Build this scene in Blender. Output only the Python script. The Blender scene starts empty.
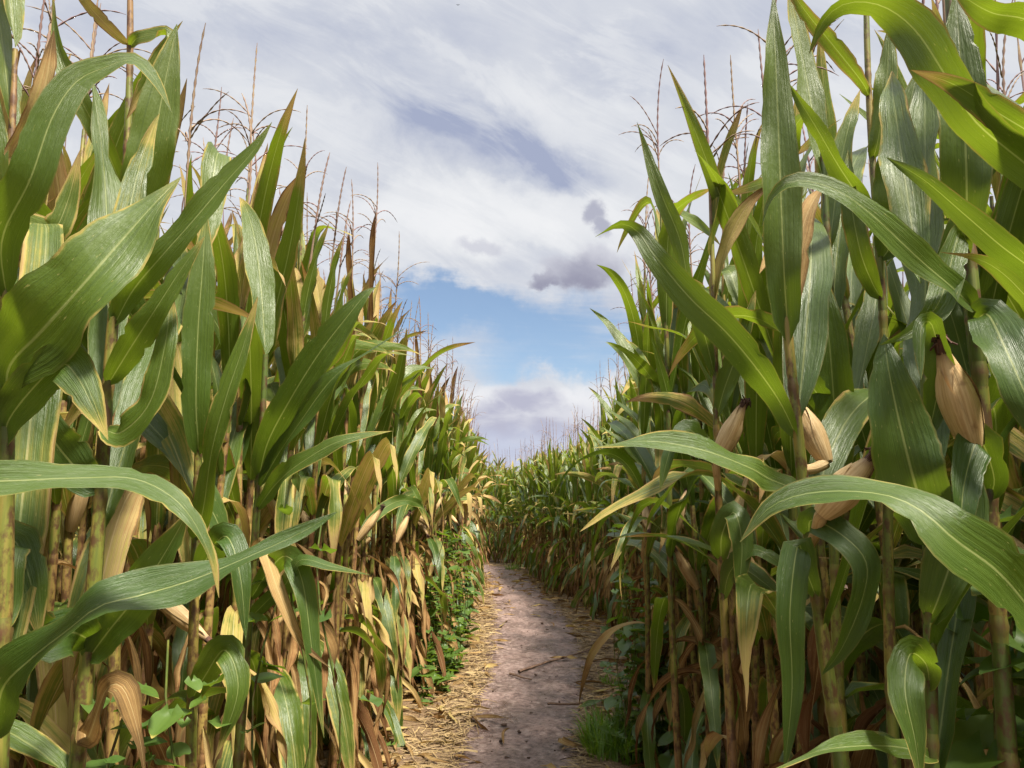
import bpy, math, random
import numpy as np
from mathutils import Vector

random.seed(7)
R = np.random.default_rng(11)
sc = bpy.context.scene
col = sc.collection
rad = math.radians

# ------------------------------------------------------------------ camera, sky, sun, exposure
CAM = np.array([0.0, 0.0, 1.25]); PITCH = rad(9.0); F = 768.0
cd = bpy.data.cameras.new('camera'); cd.sensor_width = 36; cd.lens = 27; cd.clip_start = 0.05; cd.clip_end = 3000
cam = bpy.data.objects.new('camera', cd); col.objects.link(cam)
cam.location = CAM; cam.rotation_euler = (rad(90) + PITCH, 0, 0); sc.camera = cam
sc.view_settings.view_transform = 'Standard'; sc.view_settings.look = 'None'
sc.view_settings.gamma = 1.0; sc.view_settings.use_curve_mapping = False
EXPO = 1.22; sc.view_settings.exposure = EXPO
SUN_EL, SUN_AZ = 60.0, 138.0          # azimuth clockwise from +Y (the view direction)
sl = bpy.data.lights.new('sun', 'SUN'); sl.energy = 4.6; sl.angle = rad(9.0); sl.color = (1.0, 0.93, 0.80)
so = bpy.data.objects.new('sun', sl); col.objects.link(so)
sd = Vector((math.sin(rad(SUN_AZ)) * math.cos(rad(SUN_EL)), math.cos(rad(SUN_AZ)) * math.cos(rad(SUN_EL)), math.sin(rad(SUN_EL))))
so.rotation_euler = sd.to_track_quat('Z', 'Y').to_euler(); so.location = (6, 2, 9)
sc.cycles.max_bounces = 7; sc.cycles.diffuse_bounces = 4; sc.cycles.glossy_bounces = 2
sc.cycles.transmission_bounces = 4; sc.cycles.transparent_max_bounces = 4
sc.cycles.use_denoising = True; sc.cycles.sample_clamp_indirect = 4.0


class NT:
    """small helper for building node trees"""
    def __init__(self, tree):
        self.t = tree; self.n = tree.nodes; self.l = tree.links; self.n.clear()
    def new(self, typ, **kw):
        n = self.n.new(typ)
        for k, v in kw.items(): setattr(n, k, v)
        return n
    def put(self, sock, v):
        if v is None: return
        if isinstance(v, bpy.types.NodeSocket): self.l.new(v, sock)
        elif isinstance(v, tuple) and len(v) == 3 and sock.type == 'RGBA': sock.default_value = (*v, 1)
        else: sock.default_value = v
    def math(self, op, a, b=None, c=None, clamp=False):
        n = self.new('ShaderNodeMath', operation=op); n.use_clamp = clamp
        self.put(n.inputs[0], a); self.put(n.inputs[1], b); self.put(n.inputs[2], c)
        return n.outputs[0]
    def vmath(self, op, a, b=None):
        n = self.new('ShaderNodeVectorMath', operation=op)
        self.put(n.inputs[0], a); self.put(n.inputs[1], b)
        return n.outputs[0]
    def mix(self, f, a, b, blend='MIX'):
        n = self.new('ShaderNodeMix', data_type='RGBA', blend_type=blend)
        self.put(n.inputs[0], f); self.put(n.inputs[6], a); self.put(n.inputs[7], b)
        return n.outputs[2]
    def smooth(self, v, lo, hi, a=0.0, b=1.0):
        n = self.new('ShaderNodeMapRange', interpolation_type='SMOOTHSTEP')
        self.put(n.inputs[0], v); n.inputs[1].default_value = lo; n.inputs[2].default_value = hi
        n.inputs[3].default_value = a; n.inputs[4].default_value = b
        return n.outputs[0]
    def noise(self, vec, scale, detail=4, rough=0.55, dist=0.0, color=False):
        n = self.new('ShaderNodeTexNoise'); self.put(n.inputs['Vector'], vec)
        n.inputs['Scale'].default_value = scale; n.inputs['Detail'].default_value = detail
        n.inputs['Roughness'].default_value = rough; n.inputs['Distortion'].default_value = dist
        return n.outputs['Color' if color else 'Fac']
    def sep(self, v):
        n = self.new('ShaderNodeSeparateXYZ'); self.put(n.inputs[0], v); return n.outputs
    def comb(self, x, y, z):
        n = self.new('ShaderNodeCombineXYZ')
        for i, v in enumerate((x, y, z)): self.put(n.inputs[i], v)
        return n.outputs[0]
    def ramp(self, f, stops):
        n = self.new('ShaderNodeValToRGB'); e = n.color_ramp.elements
        while len(e) < len(stops): e.new(0.5)
        for k, (p, c) in enumerate(stops): e[k].position = p; e[k].color = (*c, 1)
        self.put(n.inputs[0], f); return n.outputs[0]
    def attr(self, name):
        return self.new('ShaderNodeAttribute', attribute_name=name)


def pdir(px, py):
    a = (px - 512) / F; b = (384 - py) / F
    return np.array([a, math.cos(PITCH) - b * math.sin(PITCH), math.sin(PITCH) + b * math.cos(PITCH)])
def P(px, py, Y):
    d = pdir(px, py); return CAM + d * (Y / d[1])
def AE(px, py):
    d = pdir(px, py); return d[0] / d[1], d[2] / d[1]

# ---- the sky: Nishita blue behind procedural cloud, everything a function of world direction
world = bpy.data.worlds.new('World'); sc.world = world; world.use_nodes = True
W = NT(world.node_tree)
sky = W.new('ShaderNodeTexSky', sky_type='NISHITA'); sky.sun_disc = False
sky.sun_elevation = rad(SUN_EL); sky.sun_rotation = rad(SUN_AZ)
sky.air_density = 1.0; sky.dust_density = 0.6; sky.ozone_density = 1.6
gen = W.new('ShaderNodeTexCoord').outputs['Generated']
dx, dy, dz = W.sep(gen)
dys = W.math('MAXIMUM', dy, 0.08)
a_ = W.math('DIVIDE', dx, dys); e_ = W.math('DIVIDE', dz, dys)
zc = W.math('ADD', W.math('MAXIMUM', dz, 0.0), 0.12)
plane = W.comb(W.math('DIVIDE', dx, zc), W.math('DIVIDE', dy, zc), 0.0)
ae = W.comb(a_, e_, 0.0)
warp = W.vmath('SUBTRACT', W.noise(ae, 5.0, 6, 0.6, color=True), (0.5, 0.5, 0.5))
def wae(amp):
    n = W.new('ShaderNodeVectorMath', operation='MULTIPLY_ADD')
    W.put(n.inputs[0], warp); n.inputs[1].default_value = (amp, amp, 0); W.put(n.inputs[2], ae)
    return n.outputs[0]
w_soft = W.sep(wae(0.22))
warp = W.vmath('SUBTRACT', W.noise(ae, 17.0, 8, 0.62, color=True), (0.5, 0.5, 0.5)); w_hard = W.sep(wae(0.06))
def K(r, g, b):
    f = lambda v: (v / 255 / 12.92 if v <= 10 else ((v / 255 + 0.055) / 1.055) ** 2.4) / 2 ** EXPO
    return (f(r), f(g), f(b))
def blob(px, py, rx, ry, rot=0.0, src=None, lo=0.0, hi=1.0):
    """soft elliptical patch of cloud in a fixed direction; 1 inside, 0 outside"""
    s = src or w_soft
    a0, e0 = AE(px, py); c, q = math.cos(rad(rot)), math.sin(rad(rot))
    da = W.math('SUBTRACT', s[0], a0); de = W.math('SUBTRACT', s[1], e0)
    u = W.math('ADD', W.math('MULTIPLY', da, c * F / rx), W.math('MULTIPLY', de, q * F / rx))
    v = W.math('ADD', W.math('MULTIPLY', da, -q * F / ry), W.math('MULTIPLY', de, c * F / ry))
    r = W.math('SQRT', W.math('ADD', W.math('MULTIPLY', u, u), W.math('MULTIPLY', v, v)))
    return W.smooth(r, lo, hi, 1.0, 0.0)
def add(*v):
    o = v[0]
    for k in v[1:]: o = W.math('ADD', o, k)
    return o
def mul(a, b): return W.math('MULTIPLY', a, b)
streak = W.noise(W.comb(mul(a_, 2.0), mul(e_, 13.0), 0.3), 1.0, 6, 0.62, 0.6)
fluff = W.noise(plane, 1.1, 8, 0.58, 0.4)
fine = W.noise(ae, 9.0, 7, 0.6, 0.2)
# how open (blue) the cloud cover is
gap = add(mul(blob(510, 325, 250, 62, -6, lo=0.1, hi=1.15), 1.25), mul(blob(430, 298, 160, 34, -10), 0.75), mul(blob(560, 372, 170, 22, 0), 0.6), mul(blob(470, 140, 150, 50, -32), 0.18))
wisps = W.smooth(streak, 0.40, 0.66)
opening = W.math('SUBTRACT', gap, add(mul(wisps, 0.60), mul(W.math('SUBTRACT', fluff, 0.5), 0.9)))
blue_f = W.smooth(opening, -0.10, 1.05, 0.0, 0.95)
# cloud body: white with lavender-grey shaded bellies
grey = add(mul(W.smooth(fluff, 0.36, 0.74), 0.34), mul(blob(640, 62, 130, 55, 0), 0.45), mul(blob(770, 20, 220, 70, 0), 0.25), mul(blob(465, 130, 220, 80, -32), 0.75), mul(blob(560, 165, 90, 34, -20), 0.4),
           mul(blob(60, 60, 240, 120, 0), 0.20), mul(blob(300, 20, 320, 60, 0), 0.30), mul(blob(530, 250, 120, 26, 0), 0.25), mul(W.smooth(fine, 0.42, 0.7), 0.14))
white = add(mul(blob(545, 215, 140, 60, 0), 0.7), mul(blob(420, 215, 130, 45, -15), 0.6), mul(blob(560, 85, 170, 60, 0), 0.25), mul(W.smooth(fine, 0.5, 0.75), 0.18))
ra, re_ = W.sep(ae)[0], W.sep(ae)[1]
diag = W.noise(W.comb(W.math('MULTIPLY_ADD', ra, 3.0, mul(re_, -1.9)), W.math('MULTIPLY_ADD', ra, 5.5, mul(re_, 9.0)), 2.2), 1.3, 9, 0.64, 0.5)
shade = mul(W.math('SUBTRACT', grey, mul(white, 0.7), clamp=True), W.smooth(diag, 0.30, 0.66, 0.25, 1.35))
white = add(white, mul(W.smooth(diag, 0.58, 0.40), 0.35))
c_cloud = W.mix(shade, K(222, 225, 231), K(166, 175, 201))
c_cloud = W.mix(W.math('SUBTRACT', white, mul(grey, 0.7), clamp=True), c_cloud, K(243, 244, 246))
# heap clouds low down, grey bellied with bright rims
def heap(base, puffs, thr=0.5):
    m = None
    for p in puffs:
        b_ = blob(*p, 0, w_hard, 0.2, 1.22)
        m = b_ if m is None else W.math('MAXIMUM', m, b_)
    return W.smooth(m, 0.05, 0.95)
h_rim = heap(0, [(480, 410, 66, 34), (528, 413, 62, 34), (575, 400, 34, 22), (470, 430, 80, 30), (600, 425, 90, 40)])
h_body = heap(0, [(497, 424, 48, 30), (530, 401, 52, 20), (560, 425, 60, 34), (600, 430, 60, 30), (500, 445, 90, 26)])
h_body2 = W.smooth(W.noise(W.comb(mul(a_, 9.0), mul(e_, 24.0), 1.7), 1.0, 5, 0.55), 0.36, 0.64)
h_low = blob(530, 462, 300, 40, 0, w_hard, 0.4, 1.1)
puff = heap(0, [(578, 274, 46, 22), (600, 262, 36, 26), (548, 281, 26, 9)])
puff_s = heap(0, [(594, 212, 17, 17), (602, 225, 14, 14)])
puff_f = blob(478, 246, 30, 12, 0, w_hard, 0.3, 1.0)
c_cloud = W.mix(mul(puff, 0.9), c_cloud, W.mix(W.smooth(add(e_, mul(W.math('SUBTRACT', fine, 0.5), 0.10)), AE(575, 288)[1], AE(575, 246)[1]), K(146, 146, 168), K(206, 207, 218)))
c_cloud = W.mix(mul(puff_s, 0.75), c_cloud, K(160, 162, 184))
c_cloud = W.mix(mul(puff_f, 0.5), c_cloud, K(182, 184, 202))
c_cloud = W.mix(h_rim, c_cloud, K(238, 239, 243))
c_cloud = W.mix(mul(h_body, W.math('MULTIPLY_ADD', h_body2, 0.65, 0.35)), c_cloud, K(188, 189, 208))
c_cloud = W.mix(mul(h_low, 0.75), c_cloud, K(199, 206, 228))
for q in (puff, puff_s, h_rim, h_body, h_low):
    blue_f = mul(blue_f, W.math('SUBTRACT', 1.0, q))
# added cloud brightness high overhead, out of view, to lift the light on the corn
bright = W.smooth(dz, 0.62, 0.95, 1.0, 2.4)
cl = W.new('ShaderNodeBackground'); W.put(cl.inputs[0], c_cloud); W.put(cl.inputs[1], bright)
sb = W.new('ShaderNodeBackground'); W.put(sb.inputs[0], sky.outputs[0]); sb.inputs[1].default_value = 0.062
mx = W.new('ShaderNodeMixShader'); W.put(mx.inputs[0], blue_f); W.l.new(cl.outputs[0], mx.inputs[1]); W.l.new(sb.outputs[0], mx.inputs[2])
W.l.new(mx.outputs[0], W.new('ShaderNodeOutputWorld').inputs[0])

# ------------------------------------------------------------------ materials
def material(name):
    m = bpy.data.materials.new(name); m.use_nodes = True
    return m, NT(m.node_tree)

def leaf_material(name, greens, gloss=0.38, trans=0.33, veins=True, dry_ramp=True):
    m, N = material(name)
    uv = N.new('ShaderNodeUVMap', uv_map='UVMap').outputs[0]
    u, v, _ = N.sep(uv)
    at = N.attr('leaf'); r_, g_, b_ = N.sep(at.outputs['Vector'])
    orand = N.new('ShaderNodeObjectInfo').outputs['Random']
    pos = N.new('ShaderNodeTexCoord').outputs['Object']
    du = N.math('ABSOLUTE', N.math('SUBTRACT', u, 0.5))
    rr = N.math('FRACT', N.math('ADD', r_, N.math('MULTIPLY', orand, 3.7)))
    blotch = N.noise(pos, 9.0, 5, 0.6)
    streaks = N.noise(N.comb(N.math('MULTIPLY', u, 14.0), N.math('MULTIPLY', v, 2.6), r_), 1.0, 5, 0.62)
    green = N.mix(rr, greens[0], greens[1])
    green = N.mix(N.smooth(streaks, 0.35, 0.75, 0.0, 0.45), green, greens[2])
    green = N.mix(N.smooth(blotch, 0.48, 0.75, 0.0, 0.45), green, greens[1])
    if veins: green = N.mix(N.smooth(N.sep(pos)[2], 1.25, 2.25, 0.0, 0.50), green, (0.150, 0.185, 0.010))
    edge = N.smooth(du, 0.36, 0.50, 0.0, 1.0 if veins else 0.0); tip = N.smooth(b_, 0.72, 1.0)
    val = N.math('ADD', g_, N.math('MULTIPLY', N.math('ADD', N.math('MULTIPLY', N.math('MULTIPLY', edge, N.smooth(blotch, 0.30, 0.62)), 0.44), N.math('MULTIPLY', tip, 0.42)), N.math('ADD', rr, N.math('MULTIPLY', blotch, 0.6))))
    val = N.math('ADD', val, N.math('MULTIPLY', N.math('SUBTRACT', streaks, 0.5), 0.62))
    val = N.math('ADD', val, N.math('MULTIPLY', N.math('SUBTRACT', blotch, 0.5), 0.55), clamp=True)
    dryc = N.ramp(val, [(0.0, (0.10, 0.15, 0.02)), (0.40, (0.22, 0.215, 0.03)), (0.54, (0.40, 0.31, 0.085)), (0.70, (0.40, 0.27, 0.115)), (0.84, (0.34, 0.185, 0.07)), (1.0, (0.12, 0.05, 0.018))])
    D = N.smooth(val, 0.26, 0.52)
    c = N.mix(D, green, dryc)
    if veins:
        lines = N.noise(N.comb(N.math('MULTIPLY', u, 52.0), N.math('MULTIPLY', v, 0.9), r_), 1.0, 3, 0.7)
        lw = N.smooth(lines, 0.46, 0.74, 0.0, 0.26); dk = N.smooth(lines, 0.52, 0.28, 0.0, 0.5)
        c = N.mix(lw, c, N.mix(D, (0.13, 0.175, 0.05), (0.46, 0.33, 0.17))); c = N.mix(dk, c, N.mix(D, (0.018, 0.045, 0.010), (0.16, 0.085, 0.035)))
        c = N.mix(N.math('MULTIPLY', N.smooth(du, 0.455, 0.49), N.smooth(blotch, 0.35, 0.65, 0.0, 0.6)), c, (0.24, 0.18, 0.05))
        rib = N.smooth(N.math('ADD', du, N.math('MULTIPLY', b_, 0.012)), 0.012, 0.034, 1.0, 0.0)
        c = N.mix(N.math('MULTIPLY', rib, 0.85), c, N.mix(D, (0.30, 0.34, 0.12), (0.50, 0.36, 0.18)))
        spots = N.noise(N.comb(N.math('MULTIPLY', u, 26.0), N.math('MULTIPLY', v, 70.0), r_), 1.0, 2, 0.5)
        c = N.mix(N.smooth(spots, 0.70, 0.76, 0.0, 0.7), c, (0.40, 0.36, 0.13))
    geo = N.new('ShaderNodeNewGeometry')
    c_s = N.mix(N.math('MULTIPLY', geo.outputs['Backfacing'], 0.16), c, (0.13, 0.17, 0.06))
    bs = N.new('ShaderNodeBsdfPrincipled'); N.put(bs.inputs['Base Color'], c_s)
    N.put(bs.inputs['Roughness'], N.math('ADD', N.math('MULTIPLY', D, 0.3), N.smooth(blotch, 0.3, 0.7, gloss - 0.06, gloss + 0.10)))
    N.put(bs.inputs['Specular IOR Level'], N.math('SUBTRACT', 0.60, N.math('MULTIPLY', D, 0.42)))
    if veins:
        bu = N.new('ShaderNodeBump'); bu.inputs['Strength'].default_value = 0.55; bu.inputs['Distance'].default_value = 0.0022
        wr = N.noise(N.comb(N.math('MULTIPLY', u, 5.0), N.math('MULTIPLY', v, 26.0), r_), 1.0, 4, 0.55)
        N.put(bu.inputs['Height'], N.math('ADD', N.math('MULTIPLY', lines, 0.9), N.math('ADD', N.math('MULTIPLY', streaks, 1.6), N.math('MULTIPLY', wr, 2.2)))); N.l.new(bu.outputs[0], bs.inputs['Normal'])
    tr = N.new('ShaderNodeBsdfTranslucent')
    tc = N.mix(D, N.mix(0.4, c, (0.20, 0.27, 0.015)), c); tc = N.mix(1.0, tc, (1.8, 1.75, 1.3), 'MULTIPLY')
    N.put(tr.inputs[0], tc)
    mxs = N.new('ShaderNodeMixShader'); N.put(mxs.inputs[0], N.math('SUBTRACT', trans, N.math('MULTIPLY', D, trans * 0.55)))
    N.l.new(bs.outputs[0], mxs.inputs[1]); N.l.new(tr.outputs[0], mxs.inputs[2])
    N.l.new(mxs.outputs[0], N.new('ShaderNodeOutputMaterial').inputs[0])
    return m

M_leaf = leaf_material('maize_leaf', ((0.018, 0.064, 0.004), (0.084, 0.140, 0.007), (0.038, 0.090, 0.008)))
M_weed = leaf_material('weed_leaf', ((0.034, 0.092, 0.010), (0.085, 0.160, 0.016), (0.045, 0.105, 0.013)), 0.5, 0.35, veins=False)
M_grass = leaf_material('grass_blade', ((0.075, 0.19, 0.012), (0.15, 0.27, 0.015), (0.08, 0.17, 0.015)), 0.5, 0.35, veins=False)

def stalk_material():
    m, N = material('maize_stalk')
    at = N.attr('leaf'); r_, g_, b_ = N.sep(at.outputs['Vector'])
    pos = N.new('ShaderNodeTexCoord').outputs['Object']; px, py, pz = N.sep(pos)
    st = N.noise(N.comb(N.math('MULTIPLY', px, 90.0), N.math('MULTIPLY', py, 90.0), N.math('MULTIPLY', pz, 5.0)), 1.0, 4, 0.6)
    sp = N.noise(N.comb(N.math('MULTIPLY', px, 60.0), N.math('MULTIPLY', py, 60.0), N.math('MULTIPLY', pz, 34.0)), 1.0, 5, 0.65)
    val = N.math('ADD', N.math('ADD', g_, N.math('MULTIPLY', N.math('SUBTRACT', st, 0.5), 1.3)), N.math('MULTIPLY', N.math('SUBTRACT', N.new('ShaderNodeObjectInfo').outputs['Random'], 0.5), 0.25), clamp=True)
    c = N.ramp(val, [(0.0, (0.08, 0.115, 0.02)), (0.3, (0.17, 0.18, 0.03)), (0.48, (0.28, 0.21, 0.05)), (0.68, (0.28, 0.16, 0.06)), (1.0, (0.14, 0.06, 0.025))])
    c = N.mix(N.smooth(sp, 0.46, 0.62, 0.0, 0.9), c, (0.085, 0.036, 0.018))
    c = N.mix(N.math('MULTIPLY', b_, 0.65), c, (0.12, 0.055, 0.025))
    bs = N.new('ShaderNodeBsdfPrincipled'); N.put(bs.inputs['Base Color'], c); bs.inputs['Roughness'].default_value = 0.5
    bu = N.new('ShaderNodeBump'); bu.inputs['Strength'].default_value = 0.4; bu.inputs['Distance'].default_value = 0.002
    N.put(bu.inputs['Height'], st); N.l.new(bu.outputs[0], bs.inputs['Normal'])
    N.l.new(bs.outputs[0], N.new('ShaderNodeOutputMaterial').inputs[0])
    return m
M_stalk = stalk_material()

def simple(name, c0, c1, c2=None, scale=20.0, rough=0.75, stretch=(1, 1, 1), bump=0.0):
    m, N = material(name)
    at = N.attr('leaf'); r_, g_, b_ = N.sep(at.outputs['Vector'])
    pos = N.new('ShaderNodeTexCoord').outputs['Object']
    v = N.vmath('MULTIPLY', pos, stretch)
    n = N.noise(v, scale, 5, 0.6)
    c = N.mix(N.smooth(n, 0.32, 0.68), c0, c1)
    if c2: c = N.mix(N.smooth(r_, 0.2, 0.95, 0.0, 0.9), c, c2)
    bs = N.new('ShaderNodeBsdfPrincipled'); N.put(bs.inputs['Base Color'], c); bs.inputs['Roughness'].default_value = rough
    if bump:
        bu = N.new('ShaderNodeBump'); bu.inputs['Strength'].default_value = 0.6; bu.inputs['Distance'].default_value = bump
        N.put(bu.inputs['Height'], n); N.l.new(bu.outputs[0], bs.inputs['Normal'])
    N.l.new(bs.outputs[0], N.new('ShaderNodeOutputMaterial').inputs[0])
    return m
M_tassel = simple('tassel', (0.22, 0.135, 0.10), (0.32, 0.23, 0.13), (0.19, 0.105, 0.11), 60, 0.8)
M_silk = simple('corn_silk', (0.035, 0.014, 0.008), (0.09, 0.035, 0.018), None, 40, 0.8)
M_straw = simple('straw', (0.27, 0.18, 0.075), (0.36, 0.255, 0.12), (0.12, 0.07, 0.038), 8, 0.7)
M_stick = simple('dead_stick', (0.10, 0.055, 0.035), (0.20, 0.12, 0.075), None, 25, 0.85, bump=0.002)
M_bird = simple('dark_feathers', (0.03, 0.03, 0.035), (0.05, 0.05, 0.055), None, 5, 0.7)
def husk_material():
    m, N = material('dry_husk')
    uv = N.new('ShaderNodeUVMap', uv_map='UVMap').outputs[0]; u, v, _ = N.sep(uv)
    fib = N.noise(N.comb(N.math('MULTIPLY', u, 46.0), N.math('MULTIPLY', v, 2.2), 0.0), 1.0, 4, 0.6)
    pos = N.new('ShaderNodeTexCoord').outputs['Object']
    bl = N.noise(pos, 26.0, 4, 0.6)
    c = N.mix(N.smooth(fib, 0.3, 0.7), (0.46, 0.29, 0.12), (0.66, 0.48, 0.25))
    c = N.mix(N.smooth(bl, 0.56, 0.76, 0.0, 0.8), c, (0.20, 0.085, 0.03))
    c = N.mix(N.smooth(v, 0.80, 1.0, 0.0, 0.9), c, (0.10, 0.04, 0.018))
    bs = N.new('ShaderNodeBsdfPrincipled'); N.put(bs.inputs['Base Color'], c); bs.inputs['Roughness'].default_value = 0.6
    bu = N.new('ShaderNodeBump'); bu.inputs['Strength'].default_value = 0.5; bu.inputs['Distance'].default_value = 0.002
    N.put(bu.inputs['Height'], fib); N.l.new(bu.outputs[0], bs.inputs['Normal'])
    N.l.new(bs.outputs[0], N.new('ShaderNodeOutputMaterial').inputs[0])
    return m
M_husk = husk_material()

def path_material():
    m, N = material('muddy_path')
    at = N.attr('leaf'); straw_, wet_, _ = N.sep(at.outputs['Vector'])
    pos = N.new('ShaderNodeTexCoord').outputs['Object']
    n1 = N.noise(N.vmath('MULTIPLY', pos, (1.7, 0.8, 1.0)), 2.2, 7, 0.65); n2 = N.noise(pos, 17.0, 6, 0.65); n3 = N.noise(pos, 70.0, 4, 0.7)
    mud = N.mix(N.smooth(n1, 0.35, 0.65), (0.120, 0.072, 0.060), (0.245, 0.162, 0.138))
    mud = N.mix(N.smooth(n2, 0.40, 0.72, 0.0, 0.7), mud, (0.38, 0.275, 0.24))
    mud = N.mix(N.smooth(n2, 0.46, 0.33, 0.0, 0.85), mud, (0.10, 0.058, 0.045))
    n4 = N.noise(pos, 34.0, 5, 0.7)
    mud = N.mix(N.smooth(n4, 0.47, 0.36, 0.0, 0.75), mud, (0.085, 0.052, 0.042)); mud = N.mix(N.smooth(n4, 0.55, 0.70, 0.0, 0.6), mud, (0.46, 0.36, 0.31))
    mud = N.mix(N.smooth(n3, 0.58, 0.68, 0.0, 0.8), mud, (0.07, 0.043, 0.035))
    straw = N.mix(N.smooth(n3, 0.35, 0.65), (0.13, 0.078, 0.042), (0.25, 0.16, 0.075))
    straw = N.mix(N.smooth(n2, 0.52, 0.70, 0.0, 0.85), straw, (0.13, 0.075, 0.045))
    f = N.smooth(N.math('ADD', straw_, N.math('MULTIPLY', N.math('SUBTRACT', n2, 0.5), 0.9)), 0.38, 0.62)
    c = N.mix(f, mud, straw)
    bs = N.new('ShaderNodeBsdfPrincipled'); N.put(bs.inputs['Base Color'], c)
    N.put(bs.inputs['Roughness'], N.math('ADD', N.smooth(n1, 0.35, 0.68, 0.26, 0.62), N.math('MULTIPLY', f, 0.25), clamp=True))
    bu = N.new('ShaderNodeBump'); bu.inputs['Strength'].default_value = 0.8; bu.inputs['Distance'].default_value = 0.022
    N.put(bu.inputs['Height'], N.math('ADD', N.math('ADD', n2, N.math('MULTIPLY', n4, 0.7)), N.math('MULTIPLY', n3, 0.4))); N.l.new(bu.outputs[0], bs.inputs['Normal'])
    N.l.new(bs.outputs[0], N.new('ShaderNodeOutputMaterial').inputs[0])
    return m
M_path = path_material()
M_soil = simple('field_soil', (0.05, 0.028, 0.019), (0.09, 0.055, 0.038), None, 6, 0.95, bump=0.02)

# ------------------------------------------------------------------ mesh helpers
def nrm(v):
    v = np.asarray(v, float); n = np.linalg.norm(v, axis=-1, keepdims=True); return v / np.where(n < 1e-9, 1, n)

class Geo:
    def __init__(self): self.v, self.f, self.uv, self.c, self.n = [], [], [], [], 0
    def grid(self, V, UV, C):
        """V: (a,b,3) grid of points, UV: (a,b,2), C: (a,b,3) or (3,)"""
        a, b = V.shape[:2]
        idx = np.arange(a * b).reshape(a, b) + self.n
        f = np.stack([idx[:-1, :-1], idx[:-1, 1:], idx[1:, 1:], idx[1:, :-1]], -1).reshape(-1, 4)
        self.v.append(V.reshape(-1, 3)); self.f.append(f); self.uv.append(UV.reshape(-1, 2))
        self.c.append(np.broadcast_to(C, (a, b, 3)).reshape(-1, 3)); self.n += a * b
        return self
    def merge(self, o, M=None, t=(0, 0, 0), c0=None):
        for V, Fc, U, C in zip(o.v, o.f, o.uv, o.c):
            pass
        V, Fc, U, C = o.arrays()
        if M is not None: V = V @ np.asarray(M).T
        C = C if c0 is None else np.concatenate([np.mod(C[:, :1] + c0, 1.0), C[:, 1:]], 1)
        self.v.append(V + np.asarray(t)); self.f.append(Fc + self.n); self.uv.append(U); self.c.append(C); self.n += len(V)
        return self
    def arrays(self):
        return np.concatenate(self.v), np.concatenate(self.f), np.concatenate(self.uv), np.concatenate(self.c)
    def mesh(self, name, mat):
        V, Fc, U, C = self.arrays()
        me = bpy.data.meshes.new(name)
        me.vertices.add(len(V)); me.vertices.foreach_set('co', V.astype(np.float32).ravel())
        me.loops.add(len(Fc) * 4); me.loops.foreach_set('vertex_index', Fc.astype(np.int32).ravel())
        me.polygons.add(len(Fc)); me.polygons.foreach_set('loop_start', (np.arange(len(Fc)) * 4).astype(np.int32))
        me.polygons.foreach_set('use_smooth', np.ones(len(Fc), bool))
        me.update(calc_edges=True)
        me.uv_layers.new(name='UVMap').data.foreach_set('uv', U[Fc.ravel()].astype(np.float32).ravel())
        ca = me.color_attributes.new('leaf', 'FLOAT_COLOR', 'POINT')
        ca.data.foreach_set('color', np.concatenate([C, np.ones((len(C), 1))], 1).astype(np.float32).ravel())
        me.materials.append(mat)
        return me

def catmull(pts, n):
    p = np.asarray(pts, float)
    p = np.vstack([2 * p[0] - p[1], p, 2 * p[-1] - p[-2]])
    out = []
    for i in range(1, len(p) - 2):
        t = np.linspace(0, 1, 12, endpoint=False)[:, None]
        a, b, c, d = p[i - 1], p[i], p[i + 1], p[i + 2]
        out.append(0.5 * (2 * b + (c - a) * t + (2 * a - 5 * b + 4 * c - d) * t ** 2 + (3 * b - a - 3 * c + d) * t ** 3))
    out.append(p[-2][None]); q = np.vstack(out)
    s = np.concatenate([[0], np.cumsum(np.linalg.norm(np.diff(q[:, :3], axis=0), axis=1))])
    u = np.linspace(0, s[-1], n)
    return np.stack([np.interp(u, s, q[:, k]) for k in range(q.shape[1])], 1), s[-1]

def leaf_width(t, base=0.42, peak=0.38):
    w = np.where(t < peak, base + (1 - base) * np.sin(np.clip(t / peak, 0, 1) * math.pi / 2) ** 0.9,
                 np.clip(1 - ((t - peak) / (1 - peak)) ** 1.9, 0, 1) ** 0.95)
    return np.maximum(w * (0.22 + 0.78 * np.clip(t / 0.055, 0, 1) ** 0.8), 0.012)

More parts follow.
